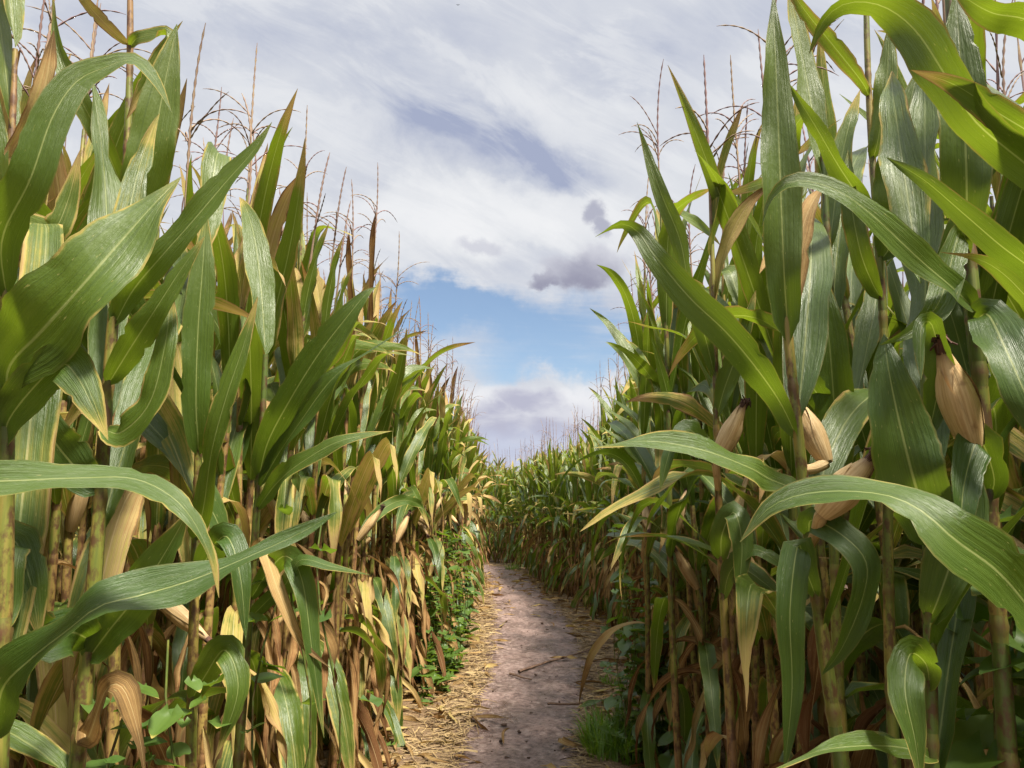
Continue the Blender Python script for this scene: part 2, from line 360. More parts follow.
def leaf_geo(g, Pn, side, half, L, rng, dry=0.0, fold=0.28, ruffle=0.006, nu=5, sweep=0.0, curl=0.0, rnd=None, drydown=0.0):
    n = len(Pn); t = np.linspace(0, 1, n)
    T = nrm(np.gradient(Pn, axis=0)); side = nrm(side - T * np.sum(side * T, 1, keepdims=True)); Nn = np.cross(T, side)
    s = np.linspace(-1, 1, nu)
    ph = rng.uniform(0, 6.28, 2); k = rng.uniform(16, 26)
    V = np.zeros((n, nu, 3))
    wob = (0.0 if sweep > 0 else 0.22) * np.sin(ph[1] + 7.5 * t * L + 1.5 * np.sin(11 * t + ph[0])) * np.clip(t * 5, 0, 1)
    side, Nn = side * np.cos(wob)[:, None] + Nn * np.sin(wob)[:, None], Nn * np.cos(wob)[:, None] - side * np.sin(wob)[:, None]
    rg = 0.0 if sweep > 0 else 1.0
    ew = [1 + rg * (0.022 * rng.standard_normal(n) - 0.25 * (rng.uniform(size=n) < 0.025)) * np.sin(math.pi * np.clip(t, 0.02, .99)) for _ in (0, 1)]
    half0 = half
    for j, sj in enumerate(s):
        half = half0 * (1 + (ew[int(sj > 0)] - 1) * (abs(sj) > 0.9))
        fo = fold * (1 - 0.55 * t) + 0.9 * np.exp(-t / 0.05); cu = curl * abs(sj)
        lat = half * sj * np.cos(fo + cu)
        up = half * abs(sj) * np.sin(fo + cu)
        rf = ruffle * abs(sj) ** 1.6 * np.sin(ph[0 if sj < 0 else 1] + k * t * L + 2.0 * np.sin(3 * t + ph[0])) * np.sin(math.pi * np.clip(t * 1.02, 0, 1)) ** 0.5
        V[:, j] = Pn + side * lat[:, None] + Nn * (up + rf)[:, None] - T * (sweep * sj * sj * half * (1 - t))[:, None]
    UV = np.stack(np.broadcast_arrays(((s + 1) / 2)[None, :], (t * L)[:, None]), -1)
    rn = rng.uniform() if rnd is None else rnd
    C = np.stack(np.broadcast_arrays(np.full((1, 1), rn), (dry + drydown * t)[:, None], t[:, None] + 0 * s[None, :]), -1)
    return g.grid(V, UV, C)

def tube(g, pts, radii, sides=6, rnd=0.5, dry=0.5, node=None, uvl=1.0):
    p = np.asarray(pts, float); n = len(p); r = np.broadcast_to(radii, (n,))
    T = nrm(np.gradient(p, axis=0)); ref = np.where(np.abs(T[:, 2:3]) > 0.9, np.array([[1.0, 0, 0]]), np.array([[0, 0, 1.0]]))
    A = nrm(np.cross(T, ref)); B = np.cross(T, A)
    an = np.linspace(0, 2 * math.pi, sides + 1)
    V = p[:, None] + r[:, None, None] * (A[:, None] * np.cos(an)[None, :, None] + B[:, None] * np.sin(an)[None, :, None])
    t = np.linspace(0, 1, n)
    UV = np.stack(np.broadcast_arrays(an[None, :] / 6.2832, t[:, None] * uvl), -1)
    nd = np.zeros(n) if node is None else node
    C = np.stack(np.broadcast_arrays(np.full((1, 1), rnd), np.broadcast_to(dry, (n,))[:, None], nd[:, None] + 0 * an[None]), -1)
    return g.grid(V, UV, C)

def bent_leaf(rng, p0, az, th0, th1, L, n=24, pw=1.3, kink=None, twist=0.0, drift=0.0, roll0=0.0):
    """midrib and width direction of a leaf leaving p0; th = angle from vertical"""
    t = np.linspace(0, 1, n); th = th0 + (th1 - th0) * t ** pw
    if kink: th = th + kink[1] / (1 + np.exp(-(t - kink[0]) * 45))
    a = az + drift * t ** 1.5
    d = np.stack([np.sin(th) * np.cos(a), np.sin(th) * np.sin(a), np.cos(th)], 1)
    Pn = np.asarray(p0) + np.concatenate([[[0, 0, 0]], np.cumsum((d[1:] + d[:-1]) / 2, 0)]) * L / (n - 1)
    s0 = np.stack([-np.sin(a), np.cos(a), 0 * a], 1); nn = np.cross(s0, d)
    tw = roll0 + twist * t
    return Pn, s0 * np.cos(tw)[:, None] + nn * np.sin(tw)[:, None]

def thing(name, label, cat, loc=(0, 0, 0), group=None):
    o = bpy.data.objects.new(name, None); col.objects.link(o); o.location = loc
    o.empty_display_size = 0.1; o['label'] = label; o['category'] = cat
    if group: o['group'] = group
    return o
def part(name, geo, mat, parent, label=None):
    me = geo.mesh(name, mat) if isinstance(geo, Geo) else geo
    o = bpy.data.objects.new(name, me); col.objects.link(o); o.parent = parent
    if label: o['label'] = label
    return o
def single(name, geo, mat, label=None, cat=None, group=None, kind=None, loc=(0, 0, 0)):
    o = bpy.data.objects.new(name, geo.mesh(name, mat)); col.objects.link(o); o.location = loc
    for k, v in (('label', label), ('category', cat), ('group', group), ('kind', kind)):
        if v: o[k] = v
    return o

# ------------------------------------------------------------------ maize plant pieces
def stalk_geo(rng, zs, axis, r0=0.0135, r1=0.0055, dry0=0.62, dry1=0.12, sides=8, top=None, sheath=True):
    """zs: node heights, axis(z)->xyz"""
    g = Geo(); pts, rs, nd = [], [], []
    zt = top or zs[-1]; z0 = -0.03
    zz = [z0]
    for z in zs: zz += [z - 0.022, z - 0.008, z, z + 0.010, z + 0.03]
    zz.append(zt); zz = sorted(set(zz))
    zsn = np.asarray(zs)
    for z in zz:
        pts.append(axis(z)); f = np.clip(z / zt, 0, 1); k = np.exp(-((zsn - z) / 0.010) ** 2).sum()
        rs.append((r0 + (r1 - r0) * f ** 1.3) * (1 + 0.28 * min(k, 1))); nd.append(min(k, 1))
    f = np.clip(np.asarray(zz) / zt, 0, 1)
    tube(g, pts, np.asarray(rs), sides, rng.uniform(), dry0 + (dry1 - dry0) * f, np.asarray(nd))
    if sheath:
        for i, z in enumerate(zs):
            if z > zt - 0.1: continue
            hh = min(0.145, zt - z); f = z / zt
            q = [axis(z + 0.012), axis(z + 0.02), axis(z + hh * 0.6), axis(z + hh)]
            rr = (r0 + (r1 - r0) * f ** 1.3)
            tube(g, q, np.array([rr * 1.05, rr * 1.14, rr * 1.12, rr * 1.03]), sides, rng.uniform(), np.clip(dry0 + (dry1 - dry0) * f + rng.uniform(-0.25, 0.2), 0, 1), np.zeros(4))
    return g

def tassel_geo(rng, p0, d0, length=0.42, nb=7, sides=5, n=26, spread=1.0, curve=0.12):
    g = Geo()
    def spike(p, d, L, r, bend, nn):
        t = np.linspace(0, 1, nn); d = nrm(d); h = nrm(np.array([d[0], d[1], 0]) + rng.normal(0, 0.25, 3) * [1, 1, 0] + 1e-6)
        dirs = d[None] * (1 - 0.2 * t[:, None]) + h[None] * (bend * t[:, None] ** 1.4) + np.array([[0, 0, -1.0]]) * (abs(bend) * 1.15 * t[:, None] ** 2)
        dirs = nrm(dirs); q = p + np.concatenate([[[0, 0, 0]], np.cumsum(dirs[1:], 0)]) * L / (nn - 1)
        rr = r * (1 + 0.38 * np.where(np.arange(nn) % 2, 1, -1)) * np.clip(1.15 - 0.55 * t, 0.2, 1); rr[0] = r * 0.5; rr[-1] = r * 0.25
        tube(g, q, rr, sides, rng.uniform(), 0.5); return q
    p0 = np.asarray(p0, float); d0 = nrm(d0)
    tube(g, [p0, p0 + d0 * 0.07, p0 + d0 * 0.14], [0.0045, 0.0036, 0.003], sides, 0.4, 0.5)
    b = p0 + d0 * 0.13
    spike(b, d0, length, 0.0036, curve * rng.uniform(-1.0, 2.6), n)
    for k in range(nb):
        az = rng.uniform(0, 6.28); th = rng.uniform(0.35, 0.9) * spread
        dd = nrm(d0 * math.cos(th) + np.array([math.cos(az), math.sin(az), 0]) * math.sin(th))
        spike(b + d0 * rng.uniform(0.0, 0.13), dd, length * rng.uniform(0.34, 0.6), 0.0022, rng.uniform(0.2, 1.9), max(10, int(n * 0.62)))
    return g

def ear_geo(rng, base, tip, r=0.026, sides=16, n=16):
    """husk wrapped cob from base to tip + dark silk at the tip"""
    base = np.asarray(base, float); tip = np.asarray(tip, float); ax = tip - base; L = np.linalg.norm(ax); d = ax / L
    A = nrm(np.cross(d, [0.3, 0.9, 0.1])); B = np.cross(d, A)
    g = Geo(); t = np.linspace(0, 1, n); an = np.linspace(0, 2 * math.pi, sides + 1)
    prof = (np.sin(np.clip(t * 1.12 + 0.10, 0, 1.22) * math.pi / 1.30) ** 0.75); prof = 0.30 + 0.72 * prof; prof = prof * np.where(t > 0.55, 1 - (t - 0.55) * 0.95, 1)
    ph = rng.uniform(0, 6.28)
    rr = r * prof[:, None] * (1 + 0.05 * np.sin(5 * an + ph)[None] + 0.035 * np.sin(9 * an + 2 * ph)[None] + 0.03 * np.sin(3 * an[None] + 7 * t[:, None] + ph))
    V = base + d * (t * L)[:, None, None] + rr[..., None] * (A * np.cos(an)[None, :, None] + B * np.sin(an)[None, :, None])
    g.grid(V, np.stack(np.broadcast_arrays(an[None] / 6.2832, t[:, None]), -1), np.array([rng.uniform(), 0.7, 0]))
    for k in range(4):                                                    # loose outer husk leaves
        a0 = ph + k * 1.6 + rng.uniform(-0.3, 0.3); w = rng.uniform(0.75, 1.15); end = rng.uniform(0.72, 1.1)
        s = np.linspace(-1, 1, 7); tt = np.linspace(0.0, end, n)
        ww = w * np.clip(1 - (tt / end) ** 3, 0.05, 1)
        ang = a0 + ww[:, None] * s[None]
        fl = 1.07 + 0.05 * k + np.clip(tt - 0.75, 0, 1)[:, None] * rng.uniform(0.2, 1.6)
        pr = np.interp(tt, t, prof)
        V = base + d * (tt * L)[:, None, None] + (r * pr[:, None] * fl * (1 + 0.05 * np.sin(7 * ang)))[..., None] * (A * np.cos(ang)[..., None] + B * np.sin(ang)[..., None])
        g.grid(V, np.stack(np.broadcast_arrays(ang / 6.2832, tt[:, None]), -1), np.array([rng.uniform(), 0.7, 0]))
    si = Geo()
    for k in range(22):
        a0 = rng.uniform(0, 6.28); o = A * math.cos(a0) + B * math.sin(a0); c = rng.uniform(0.003, 0.010)
        q = [base + d * L * 0.93 + o * 0.006, tip + o * 0.006 + d * 0.003, tip + o * c + d * rng.uniform(0.006, 0.018), tip + o * c * 1.5 + d * rng.uniform(-0.004, 0.016) + rng.normal(0, 0.004, 3)]
        q, _ = catmull(q, 7); tube(si, q, np.linspace(0.0028, 0.0012, 7), 4, rng.uniform(), 0.5)
    return g, si

def leaf_specs(rng, n, dryness, H, lean_az):
    """which leaf grows at each node of a plant"""
    out = []; az0 = lean_az
    for i in range(n):
        f = i / (n - 1); z = 0.10 + (H - 0.10) * f ** 0.92; az = az0 + math.pi * i + rng.normal(0, 0.35)
        if f < 0.25 + 0.25 * dryness:
            if rng.uniform() < 0.52:
                d = dict(az=az + rng.normal(0, .6), th0=rng.uniform(0.5, 1.0), th1=rng.uniform(2.9, 3.25), L=rng.uniform(0.34, 0.62), w=rng.uniform(0.014, 0.030), dry=rng.uniform(0.68, 1.08), pw=rng.uniform(0.16, 0.42), ruffle=0.018, fold=rng.uniform(0.5, 1.5), twist=rng.uniform(-4.0, 4.0), drift=rng.normal(0, 1.3))
            else:
                d = dict(az=az, th0=rng.uniform(0.5, 0.9), th1=rng.uniform(2.8, 3.15), L=rng.uniform(0.5, 0.75), w=rng.uniform(0.026, 0.040), dry=np.clip(rng.normal(0.12 + 0.15 * dryness, 0.14), 0, 0.5), pw=rng.uniform(0.2, 0.42), ruffle=0.010, fold=rng.uniform(0.2, 0.6), twist=rng.uniform(-1.6, 1.6), drift=rng.normal(0, 0.5))
        elif f < 0.56:
            d = dict(az=az, th0=rng.uniform(0.4, 0.75), th1=rng.uniform(1.5, 2.6), L=rng.uniform(0.65, 0.88), w=rng.uniform(0.029, 0.040), dry=np.clip(rng.normal(0.10 + 0.30 * dryness, 0.16), -0.05, 0.7), pw=rng.uniform(0.8, 1.5), ruffle=rng.uniform(0.006, 0.013), fold=rng.uniform(0.15, 0.45), twist=rng.normal(0, 0.8), drift=rng.normal(0, 0.35))
            if rng.uniform() < 0.4: d['kink'] = (rng.uniform(0.45, 0.75), rng.uniform(0.6, 1.3))
        elif f < 0.8:
            d = dict(az=az, th0=rng.uniform(0.2, 0.5), th1=rng.uniform(0.45, 1.65), L=rng.uniform(0.66, 0.9), w=rng.uniform(0.030, 0.041), dry=(0.66 if rng.uniform() < 0.09 * dryness else np.clip(rng.normal(0.03 + 0.18 * dryness, 0.13), -0.1, 0.55)), pw=rng.uniform(1.0, 2.2), ruffle=rng.uniform(0.005, 0.012), fold=rng.uniform(0.15, 0.45), twist=rng.normal(0, 0.7), drift=rng.normal(0, 0.3))
            if rng.uniform() < 0.3: d['kink'] = (rng.uniform(0.5, 0.8), rng.uniform(0.5, 1.5))
        else:
            d = dict(az=az, th0=rng.uniform(0.10, 0.32), th1=rng.uniform(0.2, 1.1), L=rng.uniform(0.36, 0.56), w=rng.uniform(0.020, 0.033), dry=np.clip(rng.normal(0.12 + 0.30 * dryness, 0.24), -0.1, 0.85), pw=rng.uniform(1.2, 2.4), ruffle=rng.uniform(0.003, 0.008), fold=rng.uniform(0.2, 0.6), twist=rng.normal(0, 0.9), drift=rng.normal(0, 0.3))
            if rng.uniform() < 0.25: d['kink'] = (rng.uniform(0.35, 0.7), rng.uniform(0.8, 1.9))
        out.append((z, d))
        if f < 0.48 and rng.uniform() < 0.12 + 0.65 * dryness:         # a second, shrivelled strip hanging at the same joint
            out.append((z + rng.uniform(-0.04, 0.04), dict(az=rng.uniform(0, 6.28), th0=rng.uniform(0.8, 1.5), th1=rng.uniform(2.95, 3.2), L=rng.uniform(0.25, 0.6), w=rng.uniform(0.010, 0.026), dry=rng.uniform(0.6, 1.1), pw=rng.uniform(0.12, 0.3), ruffle=0.016, fold=rng.uniform(0.5, 1.5), twist=rng.uniform(-5, 5), drift=rng.normal(0, 1.5))))
    return out

def spec_leaf(g, rng, p, d, n=22, nu=5):
    Pn, s = bent_leaf(rng, p, d['az'], d['th0'], d['th1'], d['L'], n, d['pw'], d.get('kink'), d['twist'], d['drift'], rng.normal(0, 0.25))
    t = np.linspace(0, 1, n)
    return leaf_geo(g, Pn, s, d['w'] * leaf_width(t), d['L'], rng, d['dry'], d['fold'], d['ruffle'], nu, drydown=0.06)

def make_variant(seed, dryness, hi=True, low=False):
    """geometry of one maize plant as named pieces"""
    rng = np.random.default_rng(seed); H = rng.uniform(1.82, 1.93); n = int(rng.integers(15, 18)); az0 = rng.uniform(0, 6.28)
    k = rng.uniform(-0.05, 0.05, 2); ph = rng.uniform(0, 6.28)
    ax = lambda z: np.array([k[0] * z * z * 0.4 + 0.006 * math.sin(4 * z + ph), k[1] * z * z * 0.4 + 0.006 * math.cos(4 * z + ph), z])
    specs = leaf_specs(rng, n, dryness, H, az0)
    nn, nu = (22, 5) if hi else ((14, 3) if not low else (9, 3))
    leaves = []
    fol = Geo()
    for k_, (z, d) in enumerate(specs):
        if d is None or (low and k_ % 2 and d['dry'] > 0.58): continue
        g = Geo() if hi else fol
        spec_leaf(g, rng, ax(z + 0.11) if z < H - 0.1 else ax(z), d, nn, nu)
        if hi: leaves.append(g)
    topz = H + rng.uniform(0.22, 0.36)
    st = stalk_geo(rng, [0.10 + (H - 0.10) * (i / (n - 1)) ** 0.92 for i in range(n)], ax, sides=8 if hi else (5 if not low else 4), top=topz, dry0=0.58 + 0.25 * dryness, dry1=0.12 + 0.3 * dryness, sheath=not low)
    dtop = nrm(ax(topz) - ax(topz - 0.1))
    ta = tassel_geo(rng, ax(topz), dtop, rng.uniform(0.30, 0.44), int(rng.integers(4, 9)) if hi else int(rng.integers(2, 5)), 5 if hi else 3, 26 if hi else (14 if not low else 7))
    ears = []
    if not low and rng.uniform() < 0.45:
        z = rng.uniform(0.95, 1.2); a = rng.uniform(0, 6.28); th = rng.choice([0.4, 0.6, 2.2])
        b = ax(z) + 0.012 * np.array([math.cos(a), math.sin(a), 0])
        ears.append(ear_geo(rng, b, b + 0.19 * np.array([math.sin(th) * math.cos(a), math.sin(th) * math.sin(a), math.cos(th)]), 0.019, 10, 10))
    return dict(H=H, az0=az0, tip=float(ta.arrays()[0][:, 2].max()), stalk=st, leaves=leaves, foliage=None if hi else fol, tassel=ta, ears=ears)

def mesh_variant(v):
    v['m'] = dict(stalk=v['stalk'].mesh('stalk', M_stalk), tassel=v['tassel'].mesh('tassel', M_tassel), leaves=[g.mesh('leaf', M_leaf) for g in v['leaves']],
                  foliage=v['foliage'].mesh('foliage', M_leaf) if v['foliage'] else None, ears=[(a.mesh('husk', M_husk), b.mesh('silk', M_silk)) for a, b in v['ears']])
    return v
HI_L = [mesh_variant(make_variant(100 + i, 0.75)) for i in range(7)]
HI_R = [mesh_variant(make_variant(200 + i, 0.25)) for i in range(7)]
MID_L = [mesh_variant(make_variant(300 + i, 0.9, hi=False)) for i in range(8)]
MID_R = [mesh_variant(make_variant(400 + i, 0.28, hi=False)) for i in range(8)]

def plant_proto(v):
    root = thing('corn_plant', '', 'corn plant')
    m = v['m']; part('stalk', m['stalk'], None, root); part('tassel', m['tassel'], None, root)
    for l in m['leaves']: part('leaf', l, None, root)
    if m['foliage']: part('foliage', m['foliage'], None, root)
    for h, s in m['ears']: part('silk', s, None, part('ear', h, None, root))
    return root
PROTO = {}
def copy_tree(o, parent=None):
    c = o.copy(); col.objects.link(c); c.parent = parent
    for ch in o.children: copy_tree(ch, c)
    return c
def plant(v, x, y, rz, sxy, sz, tilt, label, group, cat='corn plant'):
    if id(v) not in PROTO: o = PROTO[id(v)] = plant_proto(v)
    else: o = copy_tree(PROTO[id(v)])
    o.location = (x, y, 0); o.rotation_euler = (tilt[0], tilt[1], rz); o.scale = (sxy, sxy, sz)
    o['label'] = label; o['group'] = group; o['category'] = cat
    return o

# ------------------------------------------------------------------ setting: soil, path
XL = [(-3, -0.95), (0, -0.86), (1, -0.80), (2.5, -0.75), (4, -0.73), (6.2, -0.66), (8.8, -0.62), (12, -0.60), (13.6, -0.61), (14.6, -0.72), (15.2, -1.1)]
XR = [(-3, 0.75), (0, 0.68), (1, 0.62), (2.5, 0.68), (4, 0.83), (5.3, 0.98), (7.5, 1.07), (9.6, 0.92), (11.9, 0.60), (14.4, 0.42), (16.3, 0.18), (17.2, -0.25), (17.6, -0.9), (17.8, -2.0), (17.9, -4.5)]
xl = lambda y: float(np.interp(y, [a for a, _ in XL], [b for _, b in XL]))
xr = lambda y: float(np.interp(y, [a for a, _ in XR], [b for _, b in XR]))
g = Geo(); s = np.linspace(-500, 500, 3); V = np.stack(np.meshgrid(s, s + 200, indexing='ij') + [np.zeros((3, 3))], -1)
g.grid(V, V[..., :2], np.array([0.5, 0.5, 0])); single('ground', g, M_soil, kind='structure')

def vnoise(x, y, seed):
    rs = np.random.default_rng(seed); T = rs.uniform(0, 1, (64, 64))
    xi, yi = np.floor(x).astype(int), np.floor(y).astype(int); fx, fy = x - xi, y - yi
    fx, fy = fx * fx * (3 - 2 * fx), fy * fy * (3 - 2 * fy)
    q = lambda i, j: T[(xi + i) % 64, (yi + j) % 64]
    return (q(0, 0) * (1 - fx) + q(1, 0) * fx) * (1 - fy) + (q(0, 1) * (1 - fx) + q(1, 1) * fx) * fy
# centre line of the trodden mud: (x, y, half width of the mud)
CL = [(0.0, -3, .32), (0.02, 0, .32), (0.03, 3.95, .31), (0.17, 5.84, .39), (0.20, 8.8, .44), (0.05, 11.5, .42), (-0.10, 13.6, .40), (-0.42, 15.4, .40), (-1.1, 16.3, .42), (-2.2, 16.6, .42), (-4.5, 16.6, .42)]
cl, cll = catmull(CL, 700)
def path_height(X, Y, off, hw):
    d = np.abs(off) / hw
    h = 0.020 + 0.024 * (vnoise(X * 2.1, Y * 2.1, 1) - .5) + 0.022 * (vnoise(X * 6, Y * 4, 2) - .5) + 0.016 * (vnoise(X * 13, Y * 9, 3) - .5) + 0.008 * (vnoise(X * 34, Y * 34, 4) - .5)
    return np.maximum(h + 0.012 * np.clip(d - 0.8, 0, 0.8), 0.005)
T2 = nrm(np.gradient(cl[:, :2], axis=0)); N2 = np.stack([T2[:, 1], -T2[:, 0]], 1)
o = np.linspace(-1.15, 1.15, 110)
X = cl[:, 0:1] + N2[:, 0:1] * o; Y = cl[:, 1:2] + N2[:, 1:2] * o; hw = cl[:, 2:3]
Z = path_height(X, Y, o[None], hw); Z[:, 0] = Z[:, -1] = 0.004
mask = np.clip(0.5 + (np.abs(o)[None] - hw) / 0.22, 0, 1)
g = Geo(); g.grid(np.stack([X, Y, Z], -1), np.stack([X, Y], -1), np.stack([mask, mask * 0, mask * 0], -1))
single('path', g, M_path, kind='structure')

# ------------------------------------------------------------------ hero plants nearest the camera, leaf by leaf
class Hero:
    def __init__(self, label, bot, top, Y, topz, r0=0.0125, seed=0, dry=(0.5, 0.15), tassel=None, group='corn plants nearest the viewer'):
        self.rng = np.random.default_rng(900 + seed); self.Y = Y
        a, b = P(*bot, Y), P(*top, Y); d = (b - a) / (b[2] - a[2]); base = a - d * a[2]
        self.base = base; self.d = d; self.topz = topz
        self.root = thing('corn_plant', label, 'corn plant', (base[0], base[1], 0), group)
        self.ax = lambda z: np.array([d[0] * z + 0.004 * math.sin(5 * z + seed), 0.004 * math.cos(6 * z), z])
        zs = list(np.arange(0.12, topz - 0.05, 0.165) + self.rng.uniform(-0.02, 0.02)); self.zs = zs
        part('stalk', stalk_geo(self.rng, zs, self.ax, r0, max(0.0045, r0 - 0.007), dry[0], dry[1], 10, topz), M_stalk, self.root)
        if tassel is not None:
            part('tassel', tassel_geo(self.rng, self.ax(topz), d + 0, tassel, 6), M_tassel, self.root)
    def z_at(self, py):
        q = pdir(512, py); return CAM[2] + q[2] * self.Y / q[1]
    def leaf(self, at, pts, w, roll=0, dry=0.0, base=0.45, peak=0.38, fold=0.25, ruffle=0.006, label=None, n=34, nu=7, dd=0.05):
        """pts: (px, py, distance) base to tip after the attachment; w in metres; roll in degrees (number or list)"""
        z = self.z_at(at); p0 = self.ax(z); loc = np.array([self.base[0], self.base[1], 0.0])
        q = [p0] + [P(*p) - loc for p in pts]
        r = [roll] * len(q) if np.isscalar(roll) else ([roll[0]] + list(roll))
        Q, L = catmull([list(a) + [rad(b)] for a, b in zip(q, r)], n)
        Pn = Q[:, :3]; T = nrm(np.gradient(Pn, axis=0)); view = nrm(Pn + loc - CAM)
        s0 = nrm(np.cross(T, view)); n0 = np.cross(s0, T); rr = Q[:, 3:4]
        t = np.linspace(0, 1, n); g = Geo()
        leaf_geo(g, Pn, s0 * np.cos(rr) + n0 * np.sin(rr), w / 2 * leaf_width(t, base, peak), L, self.rng, dry, fold, ruffle, nu, drydown=dd)
        part('leaf', g, M_leaf, self.root, label); return self
    def fill(self, z0, z1, az, spread=0.9, kinds=None, dryness=0.5):
        """unseen or half hidden leaves at the remaining nodes, growing about direction az (radians)"""
        for z in self.zs:
            if not z0 <= z <= z1: continue
            d = [s for s in leaf_specs(self.rng, 13, dryness, self.topz, 0) if s[1] is not None and abs(s[0] - z) < 0.25]
            if not d: continue
            d = d[int(self.rng.integers(len(d)))][1]; d['az'] = az + self.rng.uniform(-spread, spread)
            g = Geo(); spec_leaf(g, self.rng, self.ax(z + 0.1), d, 20, 5); part('leaf', g, M_leaf, self.root)
        return self
    def ear(self, base, tip, r, at=None):
        loc = np.array([self.base[0], self.base[1], 0.0]); b, t = P(*base) - loc, P(*tip) - loc
        h, s = ear_geo(self.rng, b, t, r)
        st = self.ax(self.z_at(at if at else base[1]))
        q, _ = catmull([st, st * 0.5 + b * 0.5 + np.array([0, 0, -0.004]), b, b + (t - b) * 0.12], 12); tube(h, q, np.linspace(0.0075, 0.0105, 12), 12, 0.5, 0.6)
        part('silk', s, M_silk, part('ear', h, M_husk, self.root)); return self
AWAY_L, AWAY_R = math.pi * 0.85, math.pi * 0.15

# --- left side
h = Hero('corn plant at the left picture edge with one broad green leaf rising rightward', (-2, 700), (6, 300), 0.84, 1.6, 0.0125, 1)
h.leaf(400, [(10, 366, .82), (40, 333, .78), (82, 286, .76), (122, 240, .78), (155, 203, .80), (181, 177, .82)], 0.096, 32, 0.02, 0.5, 0.42, ruffle=0.008)
h.leaf(300, [(2, 240, .80), (30, 180, .76), (52, 118, .76), (76, 82, .77), (106, 67, .78), (134, 60, .78), (155, 80, .78), (172, 113, .77)], 0.044, [20, 15, 20, 35, 52, 60, 40, 35, 30], 0.0, 0.7, 0.34, ruffle=0.004)
h.leaf(450, [(8, 422, .83), (36, 385, .80), (62, 364, .78), (78, 378, .77), (92, 405, .76), (108, 440, .76)], 0.046, [40, 30, 25, 10, 0, 15, 20], 0.12, 0.7, 0.5)
h.leaf(735, [(2, 690, .80), (32, 658, .76), (68, 630, .74), (100, 606, .74), (142, 595, .76), (192, 580, .77), (250, 556, .78), (300, 533, .79), (337, 512, .80)], 0.058, [40, 42, 45, 50, 62, 50, 36, 30, 30, 35], -0.05, 0.7, 0.40, ruffle=0.009)
h.leaf(640, [(3, 560, .86), (14, 540, .88), (30, 580, .88), (40, 640, .88)], 0.05, 20, 0.0)
h.fill(1.45, 2.0, AWAY_L + 0.3, 0.6).fill(0.1, 1.02, AWAY_L, 1.2, dryness=1.0)
h = Hero('corn plant outside the left edge that sends one pale drooping leaf straight across', (-80, 720), (-74, 300), 0.66, 2.0, 0.0125, 2)
h.leaf(500, [(-30, 484, .66), (30, 480, .67), (80, 478, .68), (130, 478, .69), (165, 492, .69), (190, 516, .69), (210, 556, .69), (219, 598, .69)], 0.040, [50, 52, 52, 52, 50, 45, 40, 55, 60], 0.05, 0.8, 0.3, ruffle=0.004, fold=0.15)
h = Hero('corn plant with the thick spotted yellow stalk standing left of the pale drooping leaf tip', (73, 768), (117, 320), 1.14, 1.62, 0.0135, 3, dry=(0.45, 0.3))
h.leaf(492, [(82, 475, 1.12), (52, 438, 1.08), (38, 405, 1.06), (32, 386, 1.05)], 0.066, 5, 0.05, 0.5, 0.4)
h.leaf(660, [(108, 632, 1.12), (140, 592, 1.08), (165, 553, 1.06), (188, 512, 1.04)], 0.062, 12, 0.0, 0.6, 0.45)
h.leaf(640, [(70, 632, 1.05), (34, 636, 1.0), (14, 590, .98), (2, 520, .97)], 0.064, 10, 0.0, 0.5, 0.4)
h.leaf(330, [(132, 292, 1.12), (160, 258, 1.08), (192, 222, 1.06), (226, 182, 1.06), (254, 150, 1.06), (272, 122, 1.06)], 0.05, [30, 30, 35, 45, 55, 50, 40], -0.05, 0.6, 0.4)
h.leaf(385, [(128, 352, 1.10), (155, 310, 1.06), (182, 268, 1.05), (205, 236, 1.05)], 0.045, [20, 35, 45, 30, 20], 0.0)
h.leaf(430, [(122, 432, 1.1), (150, 402, 1.08), (165, 345, 1.08), (172, 290, 1.10)], 0.055, [40, 40, 30, 20, 10], 0.1)
h.leaf(720, [(88, 738, 1.08), (106, 690, 1.02), (124, 690, 1.0), (140, 740, 1.0), (146, 790, 1.0)], 0.03, [30, 30, 40, 20, 10, 20], 0.85, ruffle=0.012)
h.fill(0.1, 1.02, AWAY_L + 0.6, 1.4, dryness=1.0).fill(1.05, 1.55, AWAY_L - 0.5, 0.7, dryness=0.3)
h = Hero('corn plant with a bare thin purple top stem and bent flag leaf against the sky', (116, 500), (128, 20), 1.38, 2.42, 0.0105, 4, dry=(0.5, 0.75), tassel=0.34)
h.leaf(250, [(128, 226, 1.36), (138, 196, 1.33), (152, 148, 1.31), (165, 82, 1.31), (177, 24, 1.32)], 0.080, [8, 5, 5, 8, 15, 20], 0.02, 0.55, 0.42)
h.leaf(196, [(116, 172, 1.36), (100, 136, 1.32), (80, 98, 1.30), (60, 52, 1.30), (52, -8, 1.3)], 0.038, [25, 25, 25, 25, 35, 40], 0.06, 0.7)
h.leaf(46, [(138, 38, 1.36), (158, 34, 1.34), (168, 38, 1.33), (158, 62, 1.32), (140, 92, 1.32), (126, 120, 1.32)], 0.036, [35, 40, 45, 20, 30, 30, 30], 0.24, 0.7, 0.5)
h.leaf(44, [(116, 34, 1.36), (98, 16, 1.34), (82, -4, 1.33), (70, -30, 1.33)], 0.026, 30, 0.52)
h.fill(0.9, 1.5, AWAY_L - 0.3, 0.8).fill(0.1, 1.02, AWAY_L, 1.4, dryness=1.0)
h = Hero('corn plant with a dry tan leaf curling up at the top left corner', (2, 300), (8, 160), 1.25, 2.05, 0.011, 5, dry=(0.5, 0.6))
h.leaf(165, [(14, 148, 1.24), (30, 124, 1.22), (44, 90, 1.21), (54, 30, 1.21)], 0.034, [20, 15, 10, 20, 30], 0.66, 0.6, 0.5)
h.leaf(215, [(30, 225, 1.2), (52, 232, 1.15), (68, 200, 1.15), (80, 150, 1.15)], 0.05, 25, 0.2)
